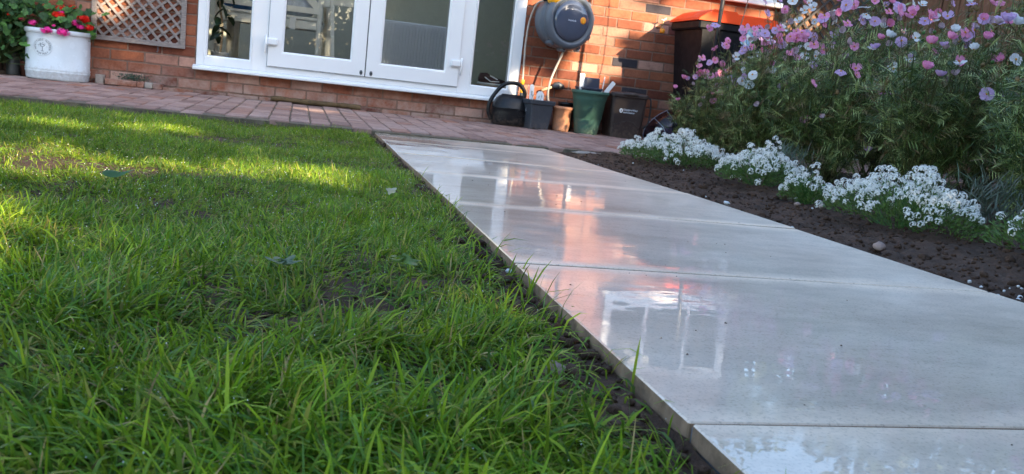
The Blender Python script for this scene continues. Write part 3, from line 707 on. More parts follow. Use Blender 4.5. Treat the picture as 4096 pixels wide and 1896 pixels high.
for ti, (tx, ty, th, tr_, lb) in enumerate(((8.6, 1.6, 4.2, 1.7, 'added rounded green tree beyond the board fence, breaks up reflected sky'), (7.9, 5.2, 5.0, 2.0, 'added taller green tree behind house corner and gate, breaks up reflected sky'))):  # trees added to break up the sky mirrored in the path
    nn = 3800; v_ = rvec(nn) * (rng.random(nn) ** .4)[:, None]; P = v_ * np.array([tr_, tr_, th * .42]) + np.array([0, 0, th * .58]); t = thing('garden_tree', lb, 'tree', (tx, ty, -.2), 'added trees beyond the fence')
    me = leafcards(P, rvec(nn), rvec(nn), rng.uniform(.16, .26, nn), rng.uniform(.10, .16, nn), tint(nn, (.045, .075, .02), .4), 'crown', M['tree_leaf']); link('crown', me, t)
    q = MB(); q.smooth = True; q.tube([(0, 0, 0), (.04, .02, th * .35), (-.03, 0, th * .8)], [.14, .10, .03], 10)
    for k in range(6): an = k * 2.4; z = th * .35 + k * .2; q.tube([(0, 0, z), (math.cos(an) * .5, math.sin(an) * .5, z + .4), (math.cos(an) * tr_ * .7, math.sin(an) * tr_ * .7, z + .8)], [.05, .03, .012], 6)
    q.build('trunk', M['bark'], t)

# ================================================================== lawn grass
def sample_lawn():
    P = []
    # density falls with distance from the camera
    xs = rng.uniform(-.9, 1.53, 900000); ys = rng.uniform(-6.75, -2.02, 900000)
    dx = xs - CAM.x; dy = ys - CAM.y; d = np.hypot(dx, dy)
    dens = np.where(d < 1.4, 1.0, np.where(d < 2.4, .80, .62))
    # visible wedge with a margin
    lim = CAM.x + (dy) * -.34 - .28
    k = (rng.random(len(xs)) < dens) & (xs > lim) & (d > .16)
    return xs[k], ys[k], d[k]
gx, gy, gd = sample_lawn()
def fast_noise(x, y, s, o):
    return np.array([noise.noise(Vector((a * s, b_ * s, o))) for a, b_ in zip(x, y)])
N1 = fast_noise(gx, gy, 2.6, 1.); N2 = fast_noise(gx, gy, 9, 5.); N3 = fast_noise(gx, gy, 1.1, 9.)
edge = (1.552 + (gy + 3.95) * .0143) - gx          # distance to the path edge
bare = (N1 + .8 * N2)
thick = np.clip(.80 + bare * 1.3, .12, 1)
# bare soil strip beside the near path, grass growing over it further away
strip = np.where(gy < -5.05, .062 + .07 * N2, np.where(gy < -4.4, .022, .008))
thick = np.where(edge < strip, .07, thick); thick = np.where(edge < .004, 0, thick)
k = rng.random(len(gx)) < thick
hang = (edge > .003) & (edge < .024) & (N2 > .0) & (rng.random(len(gx)) < np.where(gy < -5.6, .0, np.where(gy < -4.8, .06, .30))); k = k | hang
gx, gy, gd, N1, N2, N3, edge, hang = [a[k] for a in (gx, gy, gd, N1, N2, N3, edge, hang)]
n_ = len(gx); print('blades', n_)
gz = np.array([lawn_z(a, b_) for a, b_ in zip(gx, gy)]) - .001
near = np.clip((1.9 - gd) / 1.2, 0, 1)
Lh = (.018 + .012 * rng.random(n_) + .012 * N1 + .010 * near + .020 * near * rng.random(n_) ** 2) * rng.uniform(.7, 1.3, n_)
tuft = (N2 > .25); Lh = np.where(tuft, Lh * 1.35, Lh); Lh = np.clip(Lh, .010, .085)
az = 6.0 * N3 + 4.0 * N2 + rng.normal(0, 1.25, n_); el = rng.uniform(.25, 1.45, n_)
az = np.where(hang, rng.normal(.0, 1.1, n_), az); Lh = np.where(hang, Lh * 1.3 + .008, Lh); lay = (rng.random(n_) < .42) & ~hang; el = np.where(lay, rng.uniform(.02, .45, n_), el)
D = np.stack([np.cos(az) * np.cos(el), np.sin(az) * np.cos(el), np.sin(el)], 1)
Wd = rng.uniform(.0010, .0026, n_) * (1 + .45 * near)
G = np.array([(.145, .240, .016), (.080, .170, .016), (.215, .300, .022), (.105, .195, .045), (.27, .26, .055), (.34, .25, .11)])
w_ = rng.random(n_); gi = np.select([w_ < .34, w_ < .57, w_ < .79, w_ < .88, w_ < .955], [0, 1, 2, 3, 4], 5)
Wd = np.where(gi == 5, Wd * .65, Wd); colr = G[gi] * (1 + rng.uniform(-.45, .45, (n_, 1))) * (1.04 + .40 * N1[:, None])
me = ribbons(np.stack([gx, gy, gz], 1), D, Lh, Wd, rng.uniform(.1, 2.0, n_), 'grass', M['grass'], np.clip(colr, .005, .6), 3, (.10, .11, .035))
tag(link('grass', me), 'short wet green lawn grass with thin and bare patches', 'grass', kind='stuff')
# dew on the blades
ico = bpy.data.meshes.new('tmp')
di = rng.choice(np.nonzero((gd > .5) & (gd < 4.2) & (el > .3))[0], 3000, replace=False)
octv = np.array([(1, 0, 0), (-1, 0, 0), (0, 1, 0), (0, -1, 0), (0, 0, 1), (0, 0, -1)], float); octf = np.array([(0, 2, 4), (2, 1, 4), (1, 3, 4), (3, 0, 4), (2, 0, 5), (1, 2, 5), (3, 1, 5), (0, 3, 5)])
dp = np.stack([gx, gy, gz], 1)[di] + D[di] * (Lh[di] * .8)[:, None] + np.array([0, 0, .002]); dr = rng.uniform(.0005, .0011, 3000) * np.where(gd[di] > 1.6, 1.3, .8)
V = (dp[:, None] + octv[None] * dr[:, None, None]).reshape(-1, 3); F = (octf[None] + (np.arange(3000) * 6)[:, None, None]).reshape(-1, 3)
tag(link('dew_drops', quads_mesh('dew_drops', V, F, M['dew'], smooth=True)), 'tiny bright dew drops scattered on the lawn grass', 'dew', kind='stuff')
# fallen and broad leaves in the lawn
def flat_leaf(name, label, cat, loc, size, color, rz, tilt=.2, lobes=0, n_=1):
    t = thing(name, label, cat, loc)
    for k in range(n_):
        q = MB(); pts = []; m_ = 18
        for i in range(m_):
            a = 2 * math.pi * i / m_; r = size * (.5 + .12 * math.cos(a * 2) + (.12 * math.cos(a * lobes) if lobes else 0)); pts.append((r * math.cos(a) * 1.3, r * math.sin(a) * .7, size * .12 * math.cos(a * 2 + 1)))
        q.add([(0, 0, 0)] + pts, [(0, i + 1, (i + 1) % m_ + 1) for i in range(m_)])
        col_ = leafmat(name + '_colour', .3, .5, False, color); q.build('leaf_blade', col_, t, rot=(tilt, rnd.uniform(-.3, .3), rz + k * 2 * math.pi / max(1, n_)), loc=(0, 0, 0) if n_ == 1 else (size * .55 * math.cos(rz + k * 2 * math.pi / n_), size * .55 * math.sin(rz + k * 2 * math.pi / n_), 0))
    return t
flat_leaf('fallen_leaf', 'flat dull green leaf lying in the left half of the lawn', 'leaf', (.86, -4.88, -.031), .040, (.06, .14, .05), .4)
flat_leaf('fallen_leaf', 'pale cream curled leaf in the grass near the path edge', 'leaf', (1.365, -4.92, -.020), .024, (.50, .48, .34), 1.0, .7, 5)
flat_leaf('weed_rosette', 'small silvery green weed rosette growing in the middle of the lawn', 'weed', (1.17, -5.53, -.036), .018, (.12, .18, .10), 0, .3, 0, 6)
flat_leaf('weed_rosette', 'broad leaved green weed beside the bare soil and path edge', 'weed', (1.33, -5.46, -.040), .022, (.12, .20, .05), .5, .4, 0, 4)

# soil lumps along the path, stones
def lump_mesh(seed, mat, name, n=1, flat=.75):
    r2 = random.Random(seed); q = MB(); q.smooth = True
    vs = []; fs = []
    rings = [(-.9, .35), (-.4, .85), (.1, 1), (.6, .75), (.95, .3)]; m_ = 8
    for z, r in rings:
        for i in range(m_):
            a = 2 * math.pi * i / m_; k = r * (1 + r2.uniform(-.22, .22)); vs.append((k * math.cos(a), k * math.sin(a) * .8, z * flat + r2.uniform(-.08, .08)))
    for j in range(4):
        for i in range(m_): fs.append((j * m_ + i, j * m_ + (i + 1) % m_, (j + 1) * m_ + (i + 1) % m_, (j + 1) * m_ + i))
    fs += [tuple(range(m_))[::-1], tuple(4 * m_ + i for i in range(m_))]
    q.add(vs, fs); return q.mesh(name, mat)
def scatter(name, label, cat, spots, mat):
    bas = [lump_mesh(s_, mat, 'x') for s_ in range(5)]; V = []; F = []
    for (x, y, z, r) in spots:
        me = rnd.choice(bas); M4 = Matrix.Translation((x, y, z)) @ Euler((rnd.uniform(-.6, .6), rnd.uniform(-.6, .6), rnd.uniform(0, 6))).to_matrix().to_4x4() @ Matrix.Scale(r, 4)
        b0 = len(V); V += [tuple(M4 @ v.co) for v in me.vertices]; F += [tuple(b0 + i for i in p.vertices) for p in me.polygons]
    me = bpy.data.meshes.new(name); me.from_pydata(V, [], F); me.materials.append(mat); me.polygons.foreach_set('use_smooth', [True] * len(F))
    return tag(link(name, me), label, cat, kind='stuff')
sp = []
for _ in range(1500):
    y = -2.2 - 4.4 * rnd.random() ** .6; w0 = .10 if y < -4.9 else .03; x = pxl(y) - .006 - rnd.random() * w0; r = rnd.uniform(.002, .0075) * (1 if rnd.random() < .9 else 1.5)
    sp.append((x, y, lawn_z(x, y) + r * .3, r))
for _ in range(500):
    x, y = rnd.uniform(.6, 1.4), rnd.uniform(-6.2, -4.5); r = rnd.uniform(.002, .006); sp.append((x, y, lawn_z(x, y) + r * .3, r))
scatter('soil_clods', 'crumbly dark soil clods along the left edge of the tiled path', 'soil', sp, M['soil'])
sp = []
for _ in range(4200):
    y = -2.2 - 4.2 * rnd.random(); x = pxr(y) + .006 + rnd.random() ** 1.3 * .75; r = rnd.uniform(.0015, .0070) * (1 if rnd.random() < .92 else 2.0)
    sp.append((x, y, bed_z(x, y) + r * .2, r))
scatter('bed_soil_clods', 'dark crumbly soil of the flower bed beside the tiled path', 'soil', sp, M['soil'])
def stone(label, loc, r, mat='stone', seed=1, name='stone'):
    o = link(name, lump_mesh(seed, M[mat], name, flat=.6), None, loc, (rnd.uniform(-.3, .3), rnd.uniform(-.3, .3), rnd.uniform(0, 6)), r); return tag(o, label, 'stone')
stone('reddish brown stone in the soil by the near path edge', (1.450, -5.80, lawn_z(1.450, -5.80) + .004), .017, seed=3)
stone('dark rounded stone beside the reddish one at the path edge', (1.470, -5.80, lawn_z(1.470, -5.80) + .004), .015, 'soil', 4)
stone('flat half buried brown stone below the path edge', (1.418, -5.68, lawn_z(1.418, -5.68) + .004), .020, 'soil', 5)
stone('pale pebble at the tile joint on the left edge', (1.522, -5.31, lawn_z(1.522, -5.31) + .004), .008, 'whitestone', 8, 'pebble')
stone('rounded grey stone in the bed in front of the middle white flowers', (2.868, -4.16, -.066), .015, 'concrete', 9)
stone('smaller brown stone left of the grey one in the bed', (2.80, -4.12, -.07), .012, 'stone', 10)
stone('small white stone on soil by the right path edge', (2.515, -4.17, -.08), .011, 'whitestone', 11, 'pebble')
stone('white flat pebble touching the right tile edge', (2.482, -4.60, -.080), .006, 'whitestone', 12, 'pebble')
stone('pale brown stone lying along the right path edge', (2.56, -4.86, -.073), .020, 'stone', 14)
sp = []
for _ in range(60):
    y = -5.32 + rnd.gauss(0, .06); x = 2.60 + rnd.gauss(0, .07)
    if x < pxr(y) + .01: continue
    sp.append((x, y, bed_z(x, y) + .003, rnd.uniform(.002, .007)))
for _ in range(6):
    y = rnd.uniform(-5.4, -2.6); x = pxr(y) + .02 + rnd.random() * .5; sp.append((x, y, bed_z(x, y) + .003, rnd.uniform(.0015, .005)))
scatter('white_flakes', 'scattered white chalky flakes on the bed soil at the right', 'gravel', sp, M['whitestone'])
V = []; Fc = []
for _ in range(90):
    y = -2.1 - 4.3 * rnd.random(); x = pxl(y) + .03 + rnd.random() * .87; r = rnd.uniform(.0007, .0022); b0 = len(V); a0 = rnd.uniform(0, 3)
    V += [(x + r * 1.4 * math.cos(a0 + k * 1.26) * rnd.uniform(.5, 1), y + r * math.sin(a0 + k * 1.26), zp(y) + .0016) for k in range(5)] + [(x, y, zp(y) + .0016 + r * .8)]
    Fc += [(b0 + k, b0 + (k + 1) % 5, b0 + 5) for k in range(5)]
me = bpy.data.meshes.new('path_crumbs'); me.from_pydata(V, [], Fc); me.materials.append(M['soil']); tag(link('path_crumbs', me), 'tiny dark soil crumbs dropped on the tiled path', 'soil', kind='stuff')
# broken concrete haunch where the patio meets the bed
for i, (x, y, sx, sy, lb) in enumerate(((2.74, -2.155, .10, .05, 'broken pale mortar slab at the patio edge beside the path'), (2.93, -2.16, .10, .055, 'second rough mortar lump along the patio edge'), (3.13, -2.15, .09, .05, 'rough mortar lump nearest the white flowers at the patio edge'))):
    me = lump_mesh(30 + i, M['concrete'], 'mortar_lump', flat=.5); tag(link('mortar_lump', me, None, (x, y, -.112), (0, 0, rnd.uniform(-.2, .2)), (sx, sy, .024)), lb, 'rubble')

# ================================================================== left end: planter, geraniums, pots
pl = thing('oval_planter', 'pale blue-white glazed oval planter with round pottery emblem', 'planter', (-.408, -.14, ZPAT))
PR = [(.180, 0), (.186, .004), (.190, .012), (.192, .045), (.1955, .050), (.1965, .056), (.1935, .061), (.1955, .066), (.1965, .072), (.193, .078), (.193, .27), (.191, .295), (.194, .300), (.200, .304), (.203, .312), (.203, .325), (.198, .333), (.186, .333), (.182, .325), (.180, .28), (.05, .275)]
q = MB(); q.smooth = True; q.lathe(PR, n=72, sy=.76, p=2.6); q.build('pot_body', M['glaze'], pl)
q = MB(); q.lathe([(.176, .28), (.17, .288), (.02, .292)], n=40, sy=.76, p=2.6); q.build('compost', M['soil'], pl)
# emblem bent onto the front of the pot
def pot_surf(x, z, r=.193, sy=.76, p=2.6, off=.0):
    # x is distance along the front; returns a point on the superellipse
    best = None; a = -math.pi / 2; s_ = 0; prevp = None; st = .01 if x > 0 else -.01
    def pt(a): ca, sa = math.cos(a), math.sin(a); k = (abs(ca) ** p + abs(sa) ** p) ** (-1 / p); return ((r + off) * k * ca, (r + off) * k * sa * sy)
    prevp = pt(a)
    while s_ < abs(x):
        a += st; c = pt(a); s_ += math.hypot(c[0] - prevp[0], c[1] - prevp[1]); prevp = c
    return (prevp[0], prevp[1], z)
EX, EZ, ER = -.060, .213, .056
def emb(u, v, off): return pot_surf(EX + u, EZ + v, off=off)
q = MB(); q.smooth = True; ring = []; nseg = 40
for rr, of in ((ER + .0045, .0002), (ER + .003, .003), (ER, .003), (ER - .0015, .0002)):
    ring.append([emb(rr * math.cos(2 * math.pi * i / nseg), rr * math.sin(2 * math.pi * i / nseg), of) for i in range(nseg)])
vs = sum(ring, []); q.add(vs, [(k * nseg + i, k * nseg + (i + 1) % nseg, (k + 1) * nseg + (i + 1) % nseg, (k + 1) * nseg + i) for k in range(3) for i in range(nseg)])
q.build('emblem_ring', M['glaze'], pl)
def text_mesh(txt, size):
    cu_ = bpy.data.curves.new('t', 'FONT'); cu_.body = txt; cu_.size = size; cu_.align_x = 'CENTER'; cu_.resolution_u = 3; cu_.offset = size * .018
    ob = bpy.data.objects.new('t', cu_); COL.objects.link(ob); bpy.context.view_layer.update()
    me = bpy.data.meshes.new_from_object(ob.evaluated_get(bpy.context.evaluated_depsgraph_get())); bpy.data.objects.remove(ob); return me
q = MB()
def place_letters(txt, r, a_mid, span, size, flip=False):
    for i, ch in enumerate(txt):
        if ch == ' ': continue
        t_ = (i - (len(txt) - 1) / 2) / (len(txt) - 1) * span; a = a_mid - t_ if not flip else a_mid + t_
        me = text_mesh(ch, size); ca, sa = math.cos(a), math.sin(a); ux, uz = (sa, -ca) if not flip else (-sa, ca); vx, vz = (ca, sa) if not flip else (-ca, -sa)
        base = r if not flip else r + size * .7
        vs = []
        for v in me.vertices:
            uu = ca * base + ux * v.co.x + vx * v.co.y; vv = sa * base + uz * v.co.x + vz * v.co.y; vs.append(emb(uu, vv, .0016))
        q.add(vs, [tuple(p.vertices) for p in me.polygons]); bpy.data.meshes.remove(me)
place_letters('HERITAGE GARDEN', ER * .72, math.pi / 2, R(215), .0165); place_letters('POTTERY', ER * .72, -math.pi / 2, R(85), .0165, True)
q.build('emblem_lettering', M['emblem'], pl)
q = MB()
def eq_line(pts, w0):
    for (a, b_) in zip(pts[:-1], pts[1:]):
        d = Vector((b_[0] - a[0], b_[1] - a[1])); nrm = Vector((-d.y, d.x)).normalized() * w0
        q.add([emb(a[0] + nrm.x, a[1] + nrm.y, .0016), emb(b_[0] + nrm.x, b_[1] + nrm.y, .0016), emb(b_[0] - nrm.x, b_[1] - nrm.y, .0016), emb(a[0] - nrm.x, a[1] - nrm.y, .0016)], [(0, 3, 2, 1)])
eq_line([(0, -.028), (0, .003)], .0026); eq_line([(-.010, -.028), (.010, -.028)], .0014); eq_line([(0, -.006), (-.016, .012)], .0014); eq_line([(0, -.003), (.016, .012)], .0014)
for k in range(20):
    a = rnd.uniform(-.2, math.pi + .2); r = rnd.uniform(.011, .029); x, z = r * math.cos(a), .003 + r * math.sin(a) * .85; w0 = .0034
    q.add([emb(x - w0, z, .0016), emb(x, z - w0 * .7, .0016), emb(x + w0, z, .0016), emb(x, z + w0 * .9, .0016)], [(0, 1, 2, 3)])
q.build('emblem_tree', M['emblem'], pl)

def gerleaf(q_, c, r, N):
    """round scalloped leaf"""
    N = N.normalized(); A = N.orthogonal().normalized(); B = N.cross(A); m_ = 14; vs = [c - N * r * .18]
    for i in range(m_):
        a = 2 * math.pi * i / m_; rr = r * (1 + .10 * math.cos(a * 7)) * (.45 if i == 0 else 1); vs.append(c + A * rr * math.cos(a) + B * rr * math.sin(a) + N * r * .08 * math.sin(a * 3.5))
    q_.add(vs, [(0, i + 1, (i + 1) % m_ + 1) for i in range(m_)])
GL = [leafmat('geranium_leaf_mid', .3, .5, False, (.07, .17, .045)), leafmat('geranium_leaf_dark', .25, .5, False, (.035, .085, .03)), leafmat('geranium_leaf_light', .35, .5, False, (.10, .24, .05))]
petal_hot = leafmat('hot_pink_petal', .3, .6, False, (.75, .06, .35), .2); petal_red = leafmat('scarlet_petal', .25, .6, False, (.62, .02, .012), .2)
def blossom(parent, c, r, mat, name='flower_head', n_=70):
    q_ = MB(c)
    for k in range(n_):
        d = Vector((rnd.gauss(0, 1), rnd.gauss(0, 1), rnd.gauss(0, .8))).normalized(); d0 = Vector((d.x * 1.25, d.y, d.z * .75)) + Vector((.25 * math.sin(c[0] * 90), 0, .2 * math.cos(c[0] * 70))); p = Vector(c) + d0 * r * rnd.uniform(.3, 1); A = d.orthogonal().normalized(); B = d.cross(A); off = rnd.uniform(0, 1)
        for j in range(5):
            a = off + j * 2 * math.pi / 5; e = A * math.cos(a) + B * math.sin(a); s2 = d.cross(e); pr = r * .40
            q_.add([p, p + e * pr * .6 + s2 * pr * .3 + d * pr * .1, p + e * pr + d * pr * .15, p + e * pr * .6 - s2 * pr * .3 + d * pr * .1], [(0, 1, 2, 3)])
    q_.build(name, mat, parent, loc=tuple(Vector(c) - parent.location))
def geranium(label, c, ext, nleaf, heads, mi, loc):
    t = thing('geranium', label, 'plant', loc)
    qs = [MB(loc) for _ in range(3)]; st = MB(loc); st.smooth = True
    for k in range(nleaf):
        p = Vector((c[0] + rnd.gauss(0, ext[0] * .5), c[1] + rnd.gauss(0, ext[1] * .5), c[2] + rnd.gauss(0, ext[2] * .5)))
        if p.z < c[2] - ext[2]: continue
        p.y = min(p.y, -.03)
        nrm = Vector((rnd.gauss(0, .5), -.6 + rnd.gauss(0, .5), .7 + rnd.gauss(0, .3)))
        gerleaf(qs[rnd.choices((0, 1, 2), mi)[0]], p, rnd.uniform(.018, .034), nrm)
        if k % 3 == 0: st.tube([(loc[0] + rnd.uniform(-.05, .05), loc[1], loc[2]), p - Vector((0, -.01, .03)), p], .0022, 4)
    for k, q_ in enumerate(qs):
        q_.build('foliage', GL[k], t)
    st.build('stems', leafmat('green_stem', .1, .6, False, (.08, .12, .04)), t)
    for (p, r, m_) in heads: blossom(t, p, r, m_)
    return t
geranium('geraniums in the oval planter with hot pink and red flower heads', (-.36, -.15, .30), (.18, .12, .09), 250,
         [((-.545, -.24, .262), .024, petal_hot), ((-.437, -.30, .222), .030, petal_hot), ((-.345, -.30, .222), .034, petal_hot), ((-.41, -.26, .262), .012, petal_hot), ((-.285, -.24, .293), .026, petal_hot), ((-.25, -.24, .272), .026, petal_hot), ((-.372, -.22, .352), .018, petal_hot),
          ((-.40, -.22, .338), .036, petal_red), ((-.385, -.2, .38), .03, petal_red), ((-.235, -.22, .33), .034, petal_red), ((-.205, -.24, .275), .028, petal_red), ((-.31, -.2, .40), .02, petal_red)], (5, 4, 2), (-.38, -.14, .20))
geranium('large dark leafy geranium bush left of the oval planter', (-.78, -.16, .27), (.30, .14, .26), 620,
         [((-.68, -.26, .30), .010, petal_red), ((-.655, -.2, .12), .012, petal_red), ((-.60, -.26, .28), .018, leafmat('dark_red_petal', .2, .6, False, (.25, .01, .03)))], (4, 8, 1), (-.80, -.14, -.02))
t = thing('plant_pot', 'bright green tapered plastic pot at the far left edge', 'pot', (-.86, -.14, ZPAT)); q = MB(); q.smooth = True
q.lathe([(.078, 0), (.082, .01), (.108, .215), (.114, .217), (.115, .24), (.104, .24), (.098, .2), (.02, .19)], n=36); q.build('pot_body', M['brightgreen'], t)
q = MB(); q.lathe([(.09, .2), (.02, .208)], n=24); q.build('compost', M['soil'], t)
t = thing('milk_can', 'small dark galvanised metal can between green pot and white planter', 'can', (-.705, -.06, ZPAT)); q = MB(); q.smooth = True
q.lathe([(.040, 0), (.043, .006), (.043, .10), (.030, .125), (.026, .14), (.032, .150), (.032, .158), (.024, .158)], n=28); q.build('can_body', M['galv'], t)
q = MB(); q.smooth = True; q.tube([(-.045, 0, .1), (-.055, 0, .12), (-.03, 0, .14)], .004, 6); q.tube([(.045, 0, .1), (.055, 0, .12), (.03, 0, .14)], .004, 6); q.build('handle', M['galv'], t)
t = thing('plant_pot', 'small dark terracotta pot beside the white planter', 'pot', (-.64, -.02, ZPAT)); q = MB(); q.smooth = True
q.lathe([(.033, 0), (.046, .085), (.05, .087), (.051, .10), (.044, .10), (.04, .08), (.01, .08)], n=28); q.build('pot_body', pm('dark_terracotta', (.16, .06, .04), .8, .2), t)

# wall trellis
tr = thing('wall_trellis', 'weathered grey diagonal wooden trellis panel on the brick wall', 'trellis', (.07, 0, .21))
TX0, TX1, TZ0, TZ1 = -.233, .380, .203, 1.25; FWd = .033
tilt = 0
for nm, a, c in (('frame_rail', (TX0, -.034, TZ0), (TX1, -.006, TZ0 + FWd)), ('frame_rail', (TX0, -.034, TZ1 - FWd), (TX1, -.006, TZ1)), ('frame_stile', (TX0, -.033, TZ0 + FWd), (TX0 + FWd, -.007, TZ1 - FWd)), ('frame_stile', (TX1 - FWd, -.033, TZ0 + FWd), (TX1, -.007, TZ1 - FWd))):
    q = MB((.07, 0, .21)); q.cbox(a, c, .002); q.build(nm, M['wood_grey'], tr)
def diag(c0, sgn, yf, w=.016):
    # slats x*cos + ... clipped to the frame
    X0, X1, Z0, Z1 = TX0 + FWd - .004, TX1 - FWd + .004, TZ0 + FWd - .004, TZ1 - FWd + .004
    ang = R(-49) if sgn < 0 else R(41); d = Vector((math.cos(ang), math.sin(ang))); 
    p = Vector((c0, TZ0)); ts = []
    t0, t1 = -9, 9
    for lo, hi, pp, dd in ((X0, X1, p.x, d.x), (Z0, Z1, p.y, d.y)):
        a, c = sorted(((lo - pp) / dd, (hi - pp) / dd)); t0, t1 = max(t0, a), min(t1, c)
    if t1 - t0 < .03: return
    nn = Vector((-d.y, d.x)) * w / 2; A = p + d * t0; B = p + d * t1
    q = MB((.07, 0, .21)); pts = [A - nn, B - nn, B + nn, A + nn]; q.prism([(v.x, v.y) for v in pts], yf, yf + .0085); q.build('slat', M['wood_grey'], tr)
for k in range(-3, 26): diag(-.20 + k * .0735 * 1.0 / 1.0, -1, -.0265)
for k in range(-22, 9): diag(-.20 + k * .0815, 1, -.0165)
q = MB((.20, 0, .19)); q.smooth = True; q.tube([(.20, -.006, .205), (.20, -.02, .20), (.202, -.022, .175), (.200, -.03, .160), (.195, -.04, .165)], .0028, 8); t = thing('wall_hook', 'small metal hook on the bricks below the trellis', 'hook', (.20, 0, .19)); q.build('hook_wire', M['galv'], t)
# loose edging bricks at the foot of the wall and the weed growing there
for i, (x0, w0, mt, lb) in enumerate(((-.19, .052, 'concrete', 'pale mortar block standing at the wall foot beside the planter'), (-.128, .205, 'brick', 'long red brick on edge at the foot of the wall'), (.080, .046, 'brick', 'short red half brick right of the long red brick'), (.130, .052, 'concrete', 'grey block between the small red bricks at the wall foot'), (.186, .06, 'brick', 'small red brick at the right end of the edging row'))):
    q = MB((x0, -.05, ZPAT)); q.cbox((x0, -.078, ZPAT), (x0 + w0, -.004, ZPAT + (.062 if i == 0 else .040)), .004); o = q.build('edging_brick', M[mt], None, loc=(x0, -.05, ZPAT)); tag(o, lb, 'brick')
t = thing('wall_weed', 'low bluish green weed sprouting behind the edging bricks', 'weed', (.05, -.03, -.05)); nn = 420
P = np.stack([rng.normal(0, .055, nn), rng.normal(-.005, .012, nn), rng.uniform(-.005, .035, nn)], 1); me = leafcards(P, rvec(nn) + np.array([0, -.3, .8]), rvec(nn), .016, .006, tint(nn, (.07, .12, .08)), 'foliage', M['leaf']); link('foliage', me, t)
t = thing('timber_strip', 'mossy rotten timber strip lying against the wall below the doors', 'timber', (1.35, -.05, ZPAT))
vs = []; q = MB((1.35, -.05, ZPAT)); q.smooth = True; m_ = 9; pts = []
for k in range(30):
    x = .985 + k * (1.64 - .985) / 29; pts.append((x, -.030 + .006 * noise.noise(Vector((x * 8, 0, 0))), ZPAT + .016 + .006 * noise.noise(Vector((x * 9, 5, 0)))))
q.tube(pts, [.019 + .006 * noise.noise(Vector((p[0] * 14, 2, 0))) for p in pts], 9); q.build('strip', M['log'], t)

# ================================================================== right of the doors
# hose reel
RC = Vector((3.115, -.20, .735)); rl = thing('hose_reel', 'grey wall mounted hose reel with smoked cover and yellow knob', 'hose reel', RC)
Rm = Matrix.Rotation(R(14), 4, 'Z') @ Matrix.Rotation(R(90), 4, 'X')      # lathe axis z -> -y (towards the viewer), turned slightly
q = MB(); q.smooth = True
q.lathe([(.10, -.15), (.185, -.145), (.205, -.12), (.212, -.03), (.215, .0), (.205, .012), (.205, .030), (.212, .036), (.214, .055), (.205, .075), (.185, .088), (.168, .090), (.160, .080), (.155, .078), (.02, .078)], n=56, M=Rm); q.build('drum_casing', M['reelgrey'], rl)
q = MB(); q.smooth = True; q.lathe([(.150, .074), (.153, .084), (.148, .093), (.120, .103), (.07, .110), (.02, .112)], n=48, M=Rm); q.build('smoked_cover', M['reeldark'], rl)
q = MB(); q.smooth = True; Mk = Rm @ Matrix.Translation((.085, .012, .1)); q.lathe([(.026, -.004), (.026, .010), (.022, .012)], n=24, M=Mk); q.mi = 1; q.smooth = False; q.box((-.004, -.018, .011), (.004, .018, .017), M=Mk); q.build('knob', [M['orange_knob'], M['yellow']], rl)
q = MB(); q.smooth = True; ring = []
for k in range(32):
    a = 2 * math.pi * k / 32; ring.append(Rm @ Vector((-.012 + .044 * math.cos(a), .004 + .052 * math.sin(a), .1085)))
q.tube(ring + [ring[0]], .0016, 6, False); q.build('badge_rim', M['reelgrey'], rl)
me = text_mesh('Hozelock', .018); q = MB(); q.add([Rm @ Vector((v.co.x - .012, v.co.y - .004, .1125)) for v in me.vertices], [tuple(p.vertices) for p in me.polygons]); q.build('badge_lettering', M['print'], rl)
for a in (-58, -28, 12, 40, 66, -95, -125): # lugs round the rim
    q = MB(); q.cbox((.190, -.020, -.03), (.232, .020, .05), .007, M=Rm @ Matrix.Rotation(R(a), 4, 'Z')); q.build('rim_lug', M['reelgrey'], rl)
    q = MB(); q.lathe([(.006, .048), (.005, .053)], n=10, M=Rm @ Matrix.Rotation(R(a), 4, 'Z') @ Matrix.Translation((.212, 0, 0))); q.build('screw_hole', M['blk'], rl)
q = MB(); q.box((-.09, .135, -.10), (.09, .197, .16)); q.box((-.04, .10, -.14), (.05, .197, -.1)); q.build('wall_bracket', M['char'], rl)
q = MB(); q.smooth = True; q.lathe([(.058, -.03), (.066, -.01), (.066, .02), (.052, .03)], n=24, M=Rm @ Matrix.Translation((-.135, .155, .035)) @ Matrix.Rotation(R(-40), 4, 'Z') @ Matrix.Rotation(R(80), 4, 'Y')); q.build('hose_guide', M['yellow'], rl)
q = MB(); q.smooth = True; q.tube([(-.10, -.06, .15), (-.16, -.055, .155), (-.205, -.03, .135)], [.03, .028, .02], 12); q.build('nozzle_stop', M['blk'], rl)
q = MB(); q.smooth = True; q.lathe([(.02, -.02), (.018, .02)], n=12, M=Rm @ Matrix.Translation((.12, -.20, .01))); q.build('drain_foot', M['whitestone'], rl)
# the hose that hangs down the wall beside the frame, with its connector
hs = thing('watering_lance_hose', 'thin beige hose hanging from the reel beside the door frame', 'hose', (2.9, -.05, .6))
q = MB((2.9, -.05, .6)); q.smooth = True; q.tube(smooth_path([(2.935, -.20, .865), (2.895, -.12, .84), (2.868, -.06, .72), (2.858, -.05, .55), (2.862, -.05, .40), (2.866, -.05, .25)]), .0075, 10); q.build('hose_tube', M['hose'], hs)
q = MB((2.9, -.05, .6)); q.smooth = True
for k, (z0, z1, mi_, r) in enumerate(((.225, .262, 0, .014), (.19, .225, 1, .0155), (.16, .19, 0, .014), (.10, .16, 1, .013))):
    q.mi = mi_; q.lathe([(r * .8, z0), (r, z0 + .004), (r, z1 - .004), (r * .85, z1)], (2.868, -.05, 0), 14)
q.build('connector', [M['yellow'], M['char']], hs)
hs = thing('supply_hose', 'beige hose looping from under the reel down into the terracotta pot', 'hose', (3.15, -.1, .4))
